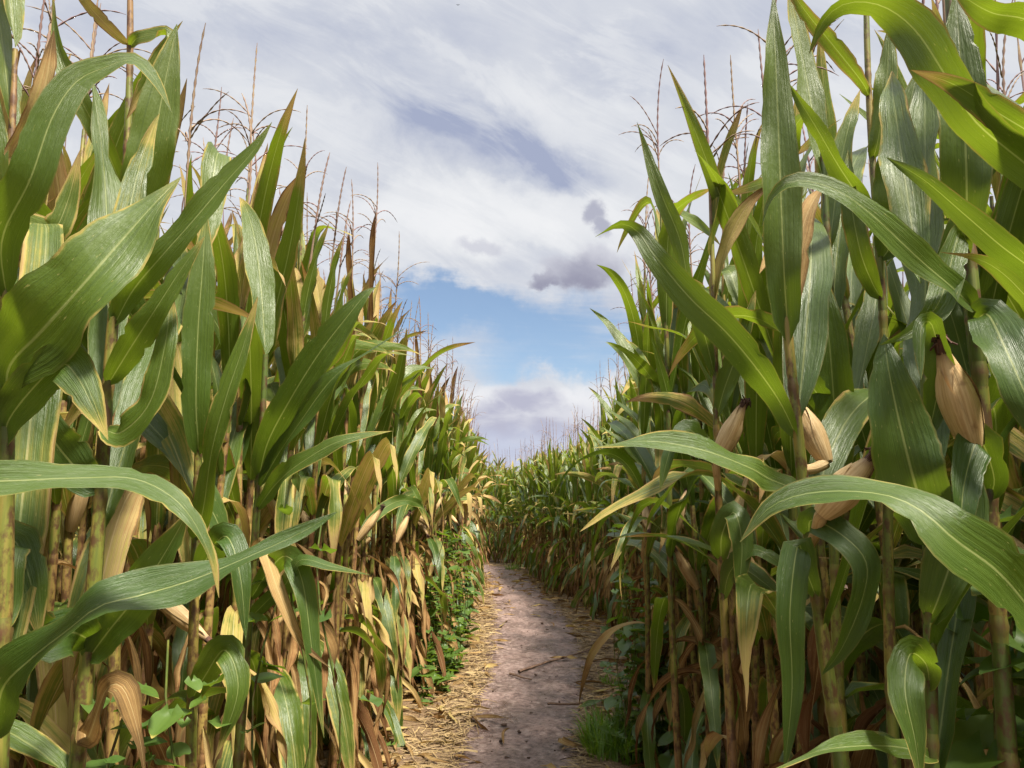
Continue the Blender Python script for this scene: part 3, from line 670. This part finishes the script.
h.fill(0.1, 2.0, AWAY_L, 1.3, dryness=0.8)
h = Hero('corn plant with one straight upright dark leaf, left of centre', (192, 768), (199, 420), 1.42, 1.75, 0.0105, 6)
h.leaf(455, [(198, 438, 1.40), (196, 400, 1.38), (198, 330, 1.37), (203, 262, 1.37), (206, 210, 1.38)], 0.056, [5, 0, 0, 0, 5, 10], -0.08, 0.6, 0.5, ruffle=0.004)
h.leaf(540, [(204, 505, 1.36), (212, 450, 1.32), (226, 398, 1.30), (244, 344, 1.30), (258, 296, 1.30)], 0.044, [25, 30, 30, 35, 40, 40], -0.05, 0.7, 0.45)
h.leaf(590, [(206, 560, 1.36), (226, 536, 1.3), (240, 575, 1.27), (246, 640, 1.27)], 0.05, 15, 0.1)
h.leaf(700, [(205, 676, 1.38), (225, 650, 1.3), (238, 690, 1.27), (215, 760, 1.27)], 0.05, [10, 15, 20, 10, 10], 0.0)
h.fill(0.1, 1.02, AWAY_L + 0.8, 1.6, dryness=1.0).fill(1.0, 1.3, AWAY_L - 0.6, 0.7, dryness=0.4).fill(1.2, 1.7, AWAY_L, 0.9)
h = Hero('corn plant whose broad green leaf reaches out rightward before paler leaves', (240, 768), (262, 400), 1.52, 1.55, 0.0105, 7)
h.leaf(478, [(268, 442, 1.48), (290, 400, 1.42), (318, 355, 1.38), (346, 318, 1.36), (366, 294, 1.36), (376, 287, 1.37)], 0.066, [30, 20, 10, 8, 8, 20, 30], -0.08, 0.6, 0.55)
h.leaf(490, [(276, 458, 1.48), (298, 425, 1.42), (332, 379, 1.38), (366, 354, 1.36), (405, 328, 1.35)], 0.04, [45, 45, 48, 52, 55, 50], -0.02)
h.leaf(510, [(276, 484, 1.46), (302, 462, 1.40), (340, 441, 1.36), (392, 431, 1.35)], 0.046, [40, 45, 50, 55, 50], -0.06)
h.leaf(600, [(268, 572, 1.46), (286, 556, 1.40), (302, 580, 1.37), (312, 650, 1.36), (324, 738, 1.36)], 0.042, 10, 0.08)
h.leaf(560, [(262, 545, 1.45), (278, 590, 1.38), (300, 640, 1.36), (330, 668, 1.36)], 0.03, 20, 0.72)
h.leaf(620, [(268, 600, 1.46), (285, 585, 1.4), (300, 560, 1.36), (330, 566, 1.34), (370, 575, 1.34)], 0.038, [40, 45, 50, 50, 52, 55], 0.02)
h.fill(0.1, 1.02, AWAY_L + 0.9, 1.6, dryness=1.0).fill(1.3, 1.6, AWAY_L + .5, 1.2)

# --- right side
h = Hero('corn plant with leaning yellow stalk and two husked ears on the right', (838, 745), (786, 322), 1.22, 1.78, 0.0125, 11, dry=(0.35, 0.35))
h.leaf(345, [(787, 318, 1.21), (784, 270, 1.19), (781, 200, 1.18), (778, 120, 1.18), (775, 50, 1.18), (773, -8, 1.19)], 0.064, [5, 4, 0, 0, 5, 8, 14], 0.02, 0.62, 0.35, fold=0.35)
h.leaf(440, [(780, 402, 1.20), (754, 365, 1.15), (725, 331, 1.12), (690, 298, 1.11), (655, 256, 1.11), (638, 232, 1.12), (620, 224, 1.13), (595, 237, 1.15)], 0.050, [30, 20, 12, 10, 12, 25, 45, 55, 40], -0.06, 0.6, 0.45, ruffle=0.005)
h.leaf(492, [(772, 480, 1.2), (748, 467, 1.14), (702, 450, 1.10), (645, 441, 1.09), (592, 448, 1.1)], 0.052, [-50, -52, -55, -55, -55, -58], 0.0, 0.6, 0.45, fold=0.15)
h.leaf(535, [(812, 520, 1.18), (842, 535, 1.12), (866, 562, 1.10), (862, 600, 1.10), (842, 648, 1.12), (822, 675, 1.14)], 0.05, [20, 20, 25, 35, 20, 20, 25], -0.1, 0.6, 0.45)
h.leaf(600, [(806, 570, 1.19), (798, 545, 1.17), (790, 610, 1.15), (792, 690, 1.15), (784, 775, 1.15)], 0.045, 10, -0.05)
h.ear((822, 514, 1.14), (873, 457, 1.09), 0.0205, 545)
h.ear((826, 462, 1.24), (795, 400, 1.26), 0.0165, 470)
h.fill(0.1, 1.02, AWAY_R, 1.3, dryness=0.6).fill(1.1, 1.45, AWAY_R, 0.6)
h = Hero('corn plant behind the ear bundle with one long wavy dark leaf hanging full length', (842, 700), (832, 420), 1.45, 1.95, 0.011, 12)
h.leaf(498, [(838, 478, 1.43), (835, 420, 1.40), (829, 340, 1.39), (818, 258, 1.40)], 0.072, [8, 5, 8, 15, 20], -0.1, 0.5, 0.45, ruffle=0.010)
h.leaf(420, [(822, 400, 1.42), (808, 378, 1.38), (795, 330, 1.37), (800, 262, 1.38), (808, 220, 1.4)], 0.06, [20, 15, 10, 20, 20, 20], 0.05)
h.fill(0.1, 1.02, AWAY_R, 1.4, dryness=0.7).fill(1.03, 1.9, AWAY_R + 0.4, 1.0, dryness=0.1)
h = Hero('corn plant with a slender stem and yellow edged top leaf leaning left against the sky', (884, 420), (869, 20), 1.40, 2.30, 0.0105, 13, dry=(0.4, 0.4), tassel=0.36)
h.leaf(218, [(866, 206, 1.38), (840, 168, 1.33), (814, 124, 1.31), (788, 82, 1.31)], 0.042, [35, 30, 30, 35, 40], -0.02, 0.7)
h.leaf(96, [(862, 82, 1.38), (832, 44, 1.34), (806, 12, 1.32), (780, -25, 1.32)], 0.034, [20, 20, 20, 25, 30], 0.28)
h.leaf(262, [(890, 245, 1.38), (896, 196, 1.34), (906, 128, 1.32), (917, 70, 1.32)], 0.080, [10, 8, 8, 10, 20], -0.04, 0.5, 0.45)
h.leaf(160, [(878, 140, 1.38), (886, 90, 1.36), (890, 20, 1.36)], 0.045, 15, 0.05)
h.leaf(300, [(872, 282, 1.38), (860, 250, 1.36), (850, 195, 1.36), (848, 150, 1.37)], 0.045, 25, 0.1)
h.fill(0.1, 1.02, AWAY_R, 1.4, dryness=0.7)
h = Hero('corn plant with a broad dark upright leaf above a drooping folded leaf', (934, 768), (926, 520), 1.02, 1.5, 0.0115, 14)
h.leaf(545, [(926, 520, 1.0), (914, 480, .97), (900, 425, .96), (889, 372, .96), (884, 334, .97)], 0.080, [5, 5, 5, 8, 10, 15], -0.12, 0.45, 0.42, ruffle=0.007)
h.leaf(690, [(926, 664, 1.0), (910, 654, .95), (905, 690, .92), (915, 740, .91), (922, 790, .91)], 0.044, [50, 45, 25, 12, 10, 15], -0.02, 0.8, 0.4)
h.leaf(760, [(905, 748, .97), (860, 746, .93), (815, 752, .91), (768, 772, .9)], 0.034, [-58, -58, -55, -55, -55], -0.05, 0.7)
h.leaf(620, [(938, 600, 1.0), (952, 560, .98), (968, 510, .97), (972, 450, .98)], 0.06, [20, 20, 15, 15, 20], -0.1)
h.leaf(440, [(932, 420, 1.0), (940, 370, .97), (932, 325, .95), (921, 330, .93), (921, 380, .92)], 0.036, [20, 15, 20, 50, 30, 20], -0.05)
h.fill(0.1, 1.02, AWAY_R - 0.3, 1.4, dryness=0.6).fill(1.03, 1.5, AWAY_R + 0.5, 0.7, dryness=0.1)
h = Hero('corn plant at the right bearing one large tan ear with a dark silk tip', (1006, 740), (976, 330), 1.02, 2.1, 0.0125, 15, dry=(0.5, 0.15))
h.leaf(225, [(967, 206, 1.0), (966, 160, .98), (962, 80, .97), (955, -10, .98)], 0.066, [4, 4, 0, 5, 10], -0.02, 0.7, 0.3)
h.leaf(310, [(955, 290, .98), (918, 258, .93), (880, 222, .91), (850, 198, .90), (820, 184, .90), (790, 182, .91), (770, 200, .93), (762, 226, .94)], 0.046, [-40, -40, -42, -45, -48, -52, -55, -40, -30], -0.03, 0.7, 0.35, ruffle=0.004)
h.leaf(322, [(988, 315, .98), (1006, 350, .93), (1028, 400, .9), (1060, 470, .9)], 0.062, [20, 15, 10, 10, 15], -0.1, 0.6)
h.leaf(500, [(994, 476, 1.0), (978, 440, .98), (962, 500, .95), (968, 560, .95)], 0.05, [20, 20, 25, 10, 10], -0.08)
h.leaf(260, [(960, 232, 1.0), (940, 300, .98), (912, 330, .96), (880, 345, .96)], 0.04, 30, -0.1)
h.ear((974, 446, .99), (941, 346, .96), 0.0200, 470)
h.fill(0.1, 1.02, AWAY_R, 1.2, dryness=0.6)
h = Hero('corn plant outside the right edge that arches wide glossy leaves over the nearest stalks', (1090, 740), (1062, 200), 0.80, 2.05, 0.0125, 16)
h.leaf(200, [(1028, 166, .78), (976, 122, .75), (946, 76, .75), (915, 30, .76), (882, 6, .77), (848, 3, .77), (824, 20, .78), (809, 54, .79)], 0.050, [25, 20, 14, 10, 15, 35, 48, 40, 30], -0.06, 0.6, 0.5, ruffle=0.005)
h.leaf(310, [(1040, 276, .77), (1000, 245, .74), (964, 214, .73), (924, 180, .73), (886, 157, .74)], 0.030, [30, 30, 30, 30, 35, 35], 0.14, 0.7, 0.4)
h.leaf(170, [(1040, 140, .77), (1000, 114, .74), (955, 85, .73), (911, 70, .73)], 0.032, [35, 35, 35, 40, 40], 0.18, 0.7)
h.leaf(60, [(1030, 22, .78), (990, 12, .76), (950, -12, .76)], 0.04, 35, -0.05)
h.leaf(680, [(1040, 622, .78), (1000, 574, .72), (955, 540, .70), (920, 510, .71), (880, 494, .73), (818, 492, .76), (772, 506, .78), (740, 542, .80)], 0.064, [-36, -32, -28, -32, -42, -50, -58, -55, -45], -0.1, 0.55, 0.36, ruffle=0.007)
h.leaf(430, [(1046, 330, .8), (1020, 290, .8), (985, 262, .8), (940, 252, .82)], 0.036, [40, 42, 45, 50, 50], 0.0)

h = Hero('corn plant with a single pale husked ear left of the leaning yellow stalk', (728, 700), (715, 360), 1.85, 1.95, 0.0115, 17, dry=(0.6, 0.35), tassel=0.34)
h.ear((716, 462, 1.80), (744, 404, 1.78), 0.020, 490)
h.leaf(470, [(706, 452, 1.8), (690, 430, 1.75), (672, 446, 1.72), (660, 490, 1.72)], 0.055, [-45, -45, -40, -30, -20], -0.05)
h.leaf(560, [(722, 535, 1.8), (734, 512, 1.76), (742, 545, 1.74), (738, 600, 1.74)], 0.06, 15, 0.0)
h.leaf(420, [(724, 390, 1.82), (742, 340, 1.78), (756, 290, 1.77)], 0.05, 25, 0.05)
h.leaf(380, [(706, 340, 1.82), (690, 290, 1.78), (680, 240, 1.78), (660, 190, 1.78), (637, 122, 1.8)], 0.05, [30, 30, 30, 35, 45, 50], 0.03)
h.leaf(600, [(730, 572, 1.8), (752, 550, 1.74), (775, 560, 1.72), (800, 585, 1.72)], 0.05, [40, 45, 48, 50, 50], -0.05)
h.fill(0.1, 1.0, AWAY_R, 1.6, dryness=0.8).fill(1.5, 1.95, AWAY_R, 1.3)

# ------------------------------------------------------------------ plants known by their tassels or top leaves against the sky
def tall(px, py, Y, v, rz, label, side):
    q = P(px, py, Y); plant(v, q[0], Y, math.pi / 2 - v['az0'] + 0.3 * math.sin(7 * rz), 0.95, q[2] / v['tip'], (0, 0), label, 'tall tasselled corn plants near the viewer')
EXPL = [(268, 18, 2.25, HI_L[0], 0.4, 'corn plant with the highest single tassel spike over the left wall, curved and dark'),
        (311, 96, 2.75, HI_L[1], 2.0, 'corn plant whose thin tassel stands alone just right of the highest left tassel'),
        (191, 44, 1.85, HI_L[2], 1.1, 'corn plant with a short straight tassel behind the big upright leaf on the left'),
        (240, 68, 2.05, HI_L[3], 3.9, 'corn plant whose leaning tassel rises between the upright leaf and the highest left tassel'),
        (16, -4, 1.75, HI_L[6], 5.0, 'corn plant with a thick straight tassel in the upper left corner of the field'),
        (352, 182, 3.3, HI_L[5], 0.9, 'corn plant with drooping forked tassel at the sloping end of the tall left tops'),
        (656, 74, 2.95, HI_R[0], 0.2, 'corn plant with the tallest tassel over the right wall, its side branches drooping'),
        (634, 164, 3.6, HI_R[1], 2.4, 'corn plant whose bent tassel stands left of the tallest right hand tassel'),
        (740, 50, 2.2, HI_R[2], 4.1, 'corn plant with a straight tassel just left of the tall narrow upright leaf'),
        (727, 119, 2.45, HI_R[3], 5.6, 'corn plant with a low curling tassel below the straight one on the right'),
        (793, -2, 1.85, HI_R[4], 1.3, 'corn plant whose feathery tassel shows right of the tall narrow upright leaf'),
        (1000, 10, 1.95, HI_R[6], 2.9, 'corn plant with a spread tassel in the upper right corner of the field')]
for px, py, Y, v, rz, lb in EXPL: tall(px, py, Y, v, rz, lb, 0)
placed = [(P(a, b, c)[0], c) for a, b, c, *_ in EXPL]
def free(x, y, d=0.11): return all((x - a) ** 2 + (y - b) ** 2 > d * d for a, b in placed)

def zone(side, y):
    if side == 'L':
        return ('corn plant low and small where the left wall ends at the bend', 'front row corn at the far end of the left wall') if y > 9 else \
               ('weathered corn plant midway along the front row on the left of the path', 'front row corn midway along the left wall') if y > 4.6 else \
               ('tall weathered corn plant in the front row on the left, just beyond the nearest ones', 'front row corn of the near left wall')
    return ('small distant corn plant in the row that curves across behind the bend', 'front row corn curving behind the bend') if y > 11 else \
           ('green corn plant midway along the front row on the right of the path', 'front row corn midway along the right wall') if y > 4.6 else \
           ('tall green corn plant in the front row on the right, just beyond the nearest ones', 'front row corn of the near right wall')
count = 12 + 15
def put(side, x, y, second=False):
    global count
    if not free(x, y): return
    hi = y < 7.5
    pool = (HI_L if side == 'L' else HI_R) if hi else (MID_L if side == 'L' else MID_R)
    v = pool[int(R.integers(len(pool)))]
    if second:
        lb, gr = (('corn plant half hidden behind the front row on the left side', 'second row corn on the left') if side == 'L' else ('corn plant half hidden behind the front row on the right side', 'second row corn on the right'))
    else: lb, gr = zone(side, y)
    plant(v, x, y, math.pi / 2 + math.pi * int(R.integers(2)) - v['az0'] + R.normal(0, 0.32), R.uniform(0.92, 1.08), R.uniform(0.93, 1.07) * (0.93 if side == 'R' and y > 9 else 1.0), tuple(R.normal(0, 0.03, 2)), lb, gr)
    placed.append((x, y)); count += 1
def walk(pts, start, step):
    p = np.array([(b, a) for a, b in pts]); s = np.concatenate([[0], np.cumsum(np.linalg.norm(np.diff(p, axis=0), axis=1))])
    u = np.arange(start, s[-1], step); return np.stack([np.interp(u, s, p[:, 0]), np.interp(u, s, p[:, 1])], 1)
for x, y in walk(XL, 4.75, 0.17): put('L', x - abs(R.normal(0, 0.05)), y + R.normal(0, 0.03))
for x, y in walk(XR, 4.9, 0.17):
    if x > -1.6: put('R', x + abs(R.normal(0, 0.05)), y + R.normal(0, 0.03))
y = 0.95
while count < 300 and y < 13:
    if y > 1.3: put('L', xl(y) - 0.30 - abs(R.normal(0, 0.08)), y + R.normal(0, 0.03), True)
    put('R', xr(y) + 0.30 + abs(R.normal(0, 0.08)), y + R.normal(0, 0.03), True)
    y += 0.19
second_end = y
print('plants', count, 'second row to', second_end)

# the rest of the field as one mass
LOW = [make_variant(500 + i, 0.8, hi=False, low=True) for i in range(6)] + [make_variant(520 + i, 0.22, hi=False, low=True) for i in range(6)]
for v in LOW:
    a = Geo(); a.merge(v['foliage']); v['fol'] = a
mass = Geo(); mass_s = Geo(); mass_t = Geo(); nm = 0
def add_mass(x, y, dry_side):
    global nm
    v = LOW[int(R.integers(6)) + (0 if dry_side else 6)]; a = R.uniform(0, 6.28); s = R.uniform(0.92, 1.08); c, q = math.cos(a) * s, math.sin(a) * s
    M = np.array([[c, -q, 0], [q, c, 0], [0, 0, s * R.uniform(0.95, 1.05) * (0.91 if y > 9.5 and not dry_side and x > 0 else 1.0)]]); r = R.uniform()
    mass.merge(v['fol'], M, (x, y, 0), r); mass_s.merge(v['stalk'], M, (x, y, 0), r); nm += 1
    if R.uniform() < (0.18 if y > 15 else 0.5): mass_t.merge(v['tassel'], M, (x, y, 0), r)
for y in np.arange(-1.5, 15.0, 0.20):
    lo = xl(y) - (0.62 if 0.9 < y < second_end else 0.34) ; hi_ = xr(y) + (0.62 if 0.9 < y < second_end else 0.34)
    if y < 1.0: lo, hi_ = xl(y) - 0.55, xr(y) + 0.60
    for k in range(7):
        add_mass(lo - k * 0.33 + R.normal(0, 0.05), y + R.normal(0, 0.06), True)
        add_mass(hi_ + k * 0.33 + R.normal(0, 0.05), y + R.normal(0, 0.06), False)
for y in np.arange(15.0, 30.0, 0.42):
    for x in np.arange(-9, 9, 0.30 if y < 19 else 0.42):
        x2 = x + R.normal(0, 0.06); y2 = y + R.normal(0, 0.08)
        if (y2 < 18.1 and x2 < xr(y2) + 0.3) or y2 < 15.3 and x2 < xr(y2) + 2.5: 
            if not (y2 < 15.6 and x2 < -1.6): continue
        if 15.5 < y2 < 18.1 and x2 < xr(y2) + 0.3: continue
        add_mass(x2, y2, R.uniform() < 0.3)
ob = single('maize_field', mass, M_leaf, kind='stuff')
print('mass plants', nm)
V, Fc, U, C = mass_s.arrays()
sm = mass_s.mesh('maize_field_stalks', M_stalk); tm = mass_t.mesh('maize_field_tassels', M_tassel)
so_ = bpy.data.objects.new('stalks', sm); col.objects.link(so_); so_.parent = ob; so_['kind'] = 'stuff'
to_ = bpy.data.objects.new('tassels', tm); col.objects.link(to_); to_.parent = ob; to_['kind'] = 'stuff'

# ------------------------------------------------------------------ litter, weeds, grass, sticks
def straw_pieces(n):
    g = Geo()
    for k in range(n):
        y = 2.6 + 13.5 * R.uniform() ** 1.7; side = R.choice([-1, 1]); i = int(np.argmin(np.abs(cl[:, 1] - y) + 5 * (cl[:, 0] < -0.8)))
        off = side * (cl[i, 2] * 0.82 + abs(R.normal(0, 0.24)) + 0.02); x = cl[i, 0] + N2[i, 0] * off; yy = cl[i, 1] + N2[i, 1] * off + R.normal(0, .05)
        L = R.uniform(0.04, 0.20) ; a = R.uniform(0, 6.28); wv = R.uniform(0.0009, 0.0026) * (3 if R.uniform() < 0.06 else 1)
        z = 0.024 + 0.012 * R.uniform(); d = np.array([math.cos(a), math.sin(a), R.normal(0, 0.10)]); n_ = np.array([-d[1], d[0], R.normal(0, .4)])
        t = np.linspace(-.5, .5, 4)[:, None]; p = np.array([x, yy, z]) + d * t * L + n_ * (t * t - .1) * L * R.normal(0, .5) + np.array([0, 0, 1]) * (0.10 * L * (0.25 - t * t))
        V = np.stack([p - n_ * wv, p + n_ * wv + [0, 0, .0015]], 1)
        g.grid(V, np.zeros((4, 2, 2)), np.array([R.uniform() ** 2, 0.7, 0.5]))
    return g
single('straw_litter', straw_pieces(13000), M_straw, kind='stuff')
g = Geo()
for k in range(1500):                                             # broken dead leaves under the rows
    y = 0.9 + 14 * R.uniform() ** 1.5; s_ = R.choice([-1, 1]); x = (xl(y) - R.normal(0.0, .24)) if s_ < 0 else (xr(y) + R.normal(0.0, .24))
    Pn, sd_ = bent_leaf(R, (x, y, 0.03), R.uniform(0, 6.28), R.uniform(1.2, 1.5), R.uniform(1.6, 1.95), R.uniform(.10, .34), 7, 1.0, None, R.normal(0, 1.5), R.normal(0, 1.2))
    Pn[:, 2] = np.maximum(Pn[:, 2], 0.022)
    leaf_geo(g, Pn, sd_, R.uniform(.008, .022) * leaf_width(np.linspace(0, 1, 7)), .3, R, R.uniform(.6, 1.0), .4, .008, 3)
single('leaf_litter', g, M_leaf, kind='stuff')

g = Geo()
for k in range(320):                                              # crumbs and clods of soil on the trodden mud
    y = 2.8 + 12 * R.uniform() ** 1.6; i = int(np.argmin(np.abs(cl[:, 1] - y) + 5 * (cl[:, 0] < -0.8)))
    off = R.uniform(-1.25, 1.25) * cl[i, 2]; x = cl[i, 0] + N2[i, 0] * off; r = 0.003 + 0.012 * R.uniform() ** 5
    t = np.linspace(0, math.pi, 5)[:, None]; an = np.linspace(0, 2 * math.pi, 7)[None]; q = R.uniform(.65, 1.35, (5, 7)); q[:, -1] = q[:, 0]; q[0] = 1; q[-1] = 1
    V = np.stack([np.sin(t) * np.cos(an) * q, np.sin(t) * np.sin(an) * q, (np.cos(t) + 0 * an) * .7 * q], -1) * r * [R.uniform(.7, 1.8), 1, 1] + [x, y, 0.020 + r * .4]
    g.grid(V, np.zeros((5, 7, 2)), np.array([R.uniform(), .5, .5]))
single('soil_clods', g, M_soil, kind='stuff')

def heart_leaf(g, rng, p, az, th, L):
    Pn, sd_ = bent_leaf(rng, p, az, th, th + rng.uniform(0.2, 0.7), L, 12, 1.0, None, rng.normal(0, .3), 0)
    t = np.linspace(0, 1, 12); w = L * 0.46 * np.clip(np.sin(np.clip(0.30 + t * 0.72, 0, 1) * math.pi) , 0.02, 1) ** 0.8 * np.where(t < .12, .85, 1)
    leaf_geo(g, Pn, sd_, w, L, rng, rng.uniform(-0.1, 0.12), 0.2, 0.0015, 7, sweep=0.45)
def bindweed(label, x0, y0, spanx, spany, ztop, n, size, seed, lean=(0, 0), zmin=0.0):
    rng = np.random.default_rng(seed); root = thing('bindweed', label, 'bindweed', (x0, y0, 0), 'bindweed climbing the corn')
    vine, fol = Geo(), Geo(); nv = max(3, n // 14)
    for k in range(nv):
        bx, by = rng.uniform(-spanx, spanx), rng.uniform(-spany, spany); zt = ztop * rng.uniform(.45, 1.0)
        z = np.linspace(0, zt, 14); ph = rng.uniform(0, 6.28)
        q = np.stack([bx + .03 * np.sin(z * 9 + ph) + lean[0] * z, by + .03 * np.cos(z * 9 + ph) + lean[1] * z, z + 0.01], 1)
        tube(vine, q, 0.0022, 4, rng.uniform(), 0.1)
        for j in range(n // nv):
            p = q[int(rng.integers(1, 14))]; p = p * [1, 1, 1 - zmin / ztop] + [0, 0, zmin]; heart_leaf(fol, rng, p + rng.normal(0, .025, 3), rng.uniform(0, 6.28), rng.uniform(.9, 1.9), size * rng.uniform(.55, 1.25))
    part('stem', vine, M_stalk, root); part('foliage', fol, M_weed, root); return root
bindweed('dense mass of green bindweed covering the foot of the left wall halfway to the bend', -0.58, 7.0, 0.17, 1.5, 1.05, 980, 0.085, 1)
bindweed('low bindweed trailing out onto the straw below the dense mass on the left', -0.52, 6.1, 0.17, 1.0, 0.24, 230, 0.085, 2)
bindweed('bindweed with large pale heart shaped leaves in the bottom left corner', -0.50, 1.20, 0.07, 0.06, 1.05, 30, 0.040, 3, zmin=0.80)
bindweed('bindweed twining up a stalk between two corn leaves in the left foreground', -0.40, 1.55, 0.05, 0.08, 1.25, 34, 0.05, 4)
bindweed('tall bindweed curtain on the right where the path widens', 0.66, 4.1, 0.09, 0.42, 1.1, 230, 0.09, 5)
bindweed('bindweed clump with broad dark leaves between the stalks in the right foreground', 0.625, 1.10, 0.06, 0.05, 1.20, 34, 0.075, 6, zmin=0.85)
bindweed('thin bindweed seedling on the straw at the lower left path edge', -0.66, 4.0, 0.05, 0.05, 0.12, 10, 0.06, 7)
bindweed('bindweed creeping low among stalks on the right behind the grass tuft', 0.80, 3.3, 0.12, 0.25, 0.5, 60, 0.085, 8)

def grass(label, x0, y0, rx, ry, n, hgt, seed):
    rng = np.random.default_rng(seed); g = Geo()
    for k in range(n):
        r = math.sqrt(rng.uniform()); a = rng.uniform(0, 6.28); L = hgt * rng.uniform(.4, 1.0)
        Pn, s_ = bent_leaf(rng, (rx * r * math.cos(a), ry * r * math.sin(a), 0.004), rng.uniform(0, 6.28), rng.uniform(0, .4), rng.uniform(.5, 1.9), L, 6, 1.2, None, 0, 0)
        leaf_geo(g, Pn, s_, rng.uniform(.002, .005) * leaf_width(np.linspace(0, 1, 6), .8, .3), L, rng, rng.uniform(-.1, .15), .3, 0, 3)
    return single('grass_tuft', g, M_grass, label, 'grass tuft', 'grass tufts along the path', loc=(x0, y0, 0))
grass('bright green grass tuft at the lower right edge of the muddy path', 0.56, 4.15, 0.20, 0.30, 900, 0.26, 1)
grass('small grass tuft against the corn at the far bend of the path', 0.02, 15.3, 0.16, 0.14, 120, 0.2, 2)
grass('thin grass tuft on the straw below the left bindweed', -0.52, 6.4, 0.12, 0.25, 120, 0.16, 3)
grass('sparse grass tuft on the right verge just beyond the fallen debris', 0.70, 5.6, 0.08, 0.12, 60, 0.12, 4)

def stick(label, pts, r, seed):
    rng = np.random.default_rng(seed); g = Geo(); q, _ = catmull(pts, 18); q = q + rng.normal(0, .004, q.shape) * [1, 1, .3]
    q[:, 2] = np.maximum(q[:, 2], 0.03); o_ = q[0] * [1, 1, 0]; tube(g, q - o_, np.linspace(r, r * .5, 18), 6, .5, .5)
    single('fallen_stalk', g, M_stick, label, 'fallen stalk', 'fallen stalks on the path', loc=tuple(o_))
stick('long dark broken stalk lying slantwise across the path, farther of two', [(0.05, 5.95, .035), (0.22, 6.2, .04), (0.42, 6.45, .045), (0.66, 6.75, .05)], .011, 1)
stick('thin dark stalk lying level across the path, nearer of two', [(0.22, 5.02, .035), (0.40, 5.0, .04), (0.66, 5.12, .045)], .008, 2)
stick('short twisted stalk lying at the left end of the long broken one', [(-0.02, 5.9, .035), (0.05, 5.75, .045), (0.14, 5.68, .035)], .009, 3)
def fallen_leaf(label, x, y, az, L, w, dry, seed):
    rng = np.random.default_rng(seed); g = Geo()
    Pn, s_ = bent_leaf(rng, (0, 0, .05), az, 1.45, 1.75, L, 18, 1.0, None, .6, .5); Pn[:, 2] = np.maximum(Pn[:, 2], .035)
    leaf_geo(g, Pn, s_, w * leaf_width(np.linspace(0, 1, 18)), L, rng, dry, .3, .010, 5)
    single('fallen_leaf', g, M_leaf, label, 'fallen leaf', 'fallen corn leaves on the path', loc=(x, y, 0))
fallen_leaf('grey green fallen corn leaf on the right verge above the thin stalk', 0.78, 5.05, 3.3, .42, .03, .15, 1)
fallen_leaf('pale curled fallen leaf at the right end of the thin stalk', 0.52, 5.25, 0.6, .26, .02, .6, 2)
fallen_leaf('tan fallen leaf on the straw below the thin stalk on the right', 0.50, 4.85, 0.1, .26, .016, .7, 3)
fallen_leaf('dry fallen leaf near the end of the long slanting stalk', 0.52, 6.35, 2.6, .24, .018, .75, 4)

# a small bird far off in the sky
bp = P(458, 5, 60.0); br = thing('bird', 'tiny dark bird flying high in the grey cloud at the top', 'bird', tuple(bp)); br.scale = (.55, .55, .55)
g = Geo(); t = np.linspace(0, 1, 9); tube(g, np.stack([0 * t, (t - .5) * .34, 0 * t], 1), .055 * np.sin(np.clip(t * .94 + .03, 0, 1) * math.pi), 8); part('body', g, M_bird, br)
for sgn in (-1, 1):
    g = Geo(); q = np.array([[sgn * .02, 0, 0], [sgn * .14, .04, .07], [sgn * .30, -.04, .06]]); q, _ = catmull(q, 8)
    leaf_geo(g, q, np.tile([[0, 1.0, 0]], (8, 1)), .06 * leaf_width(np.linspace(0, 1, 8)), .3, R, .5, .1, 0, 3); part('wing', g, M_bird, br)
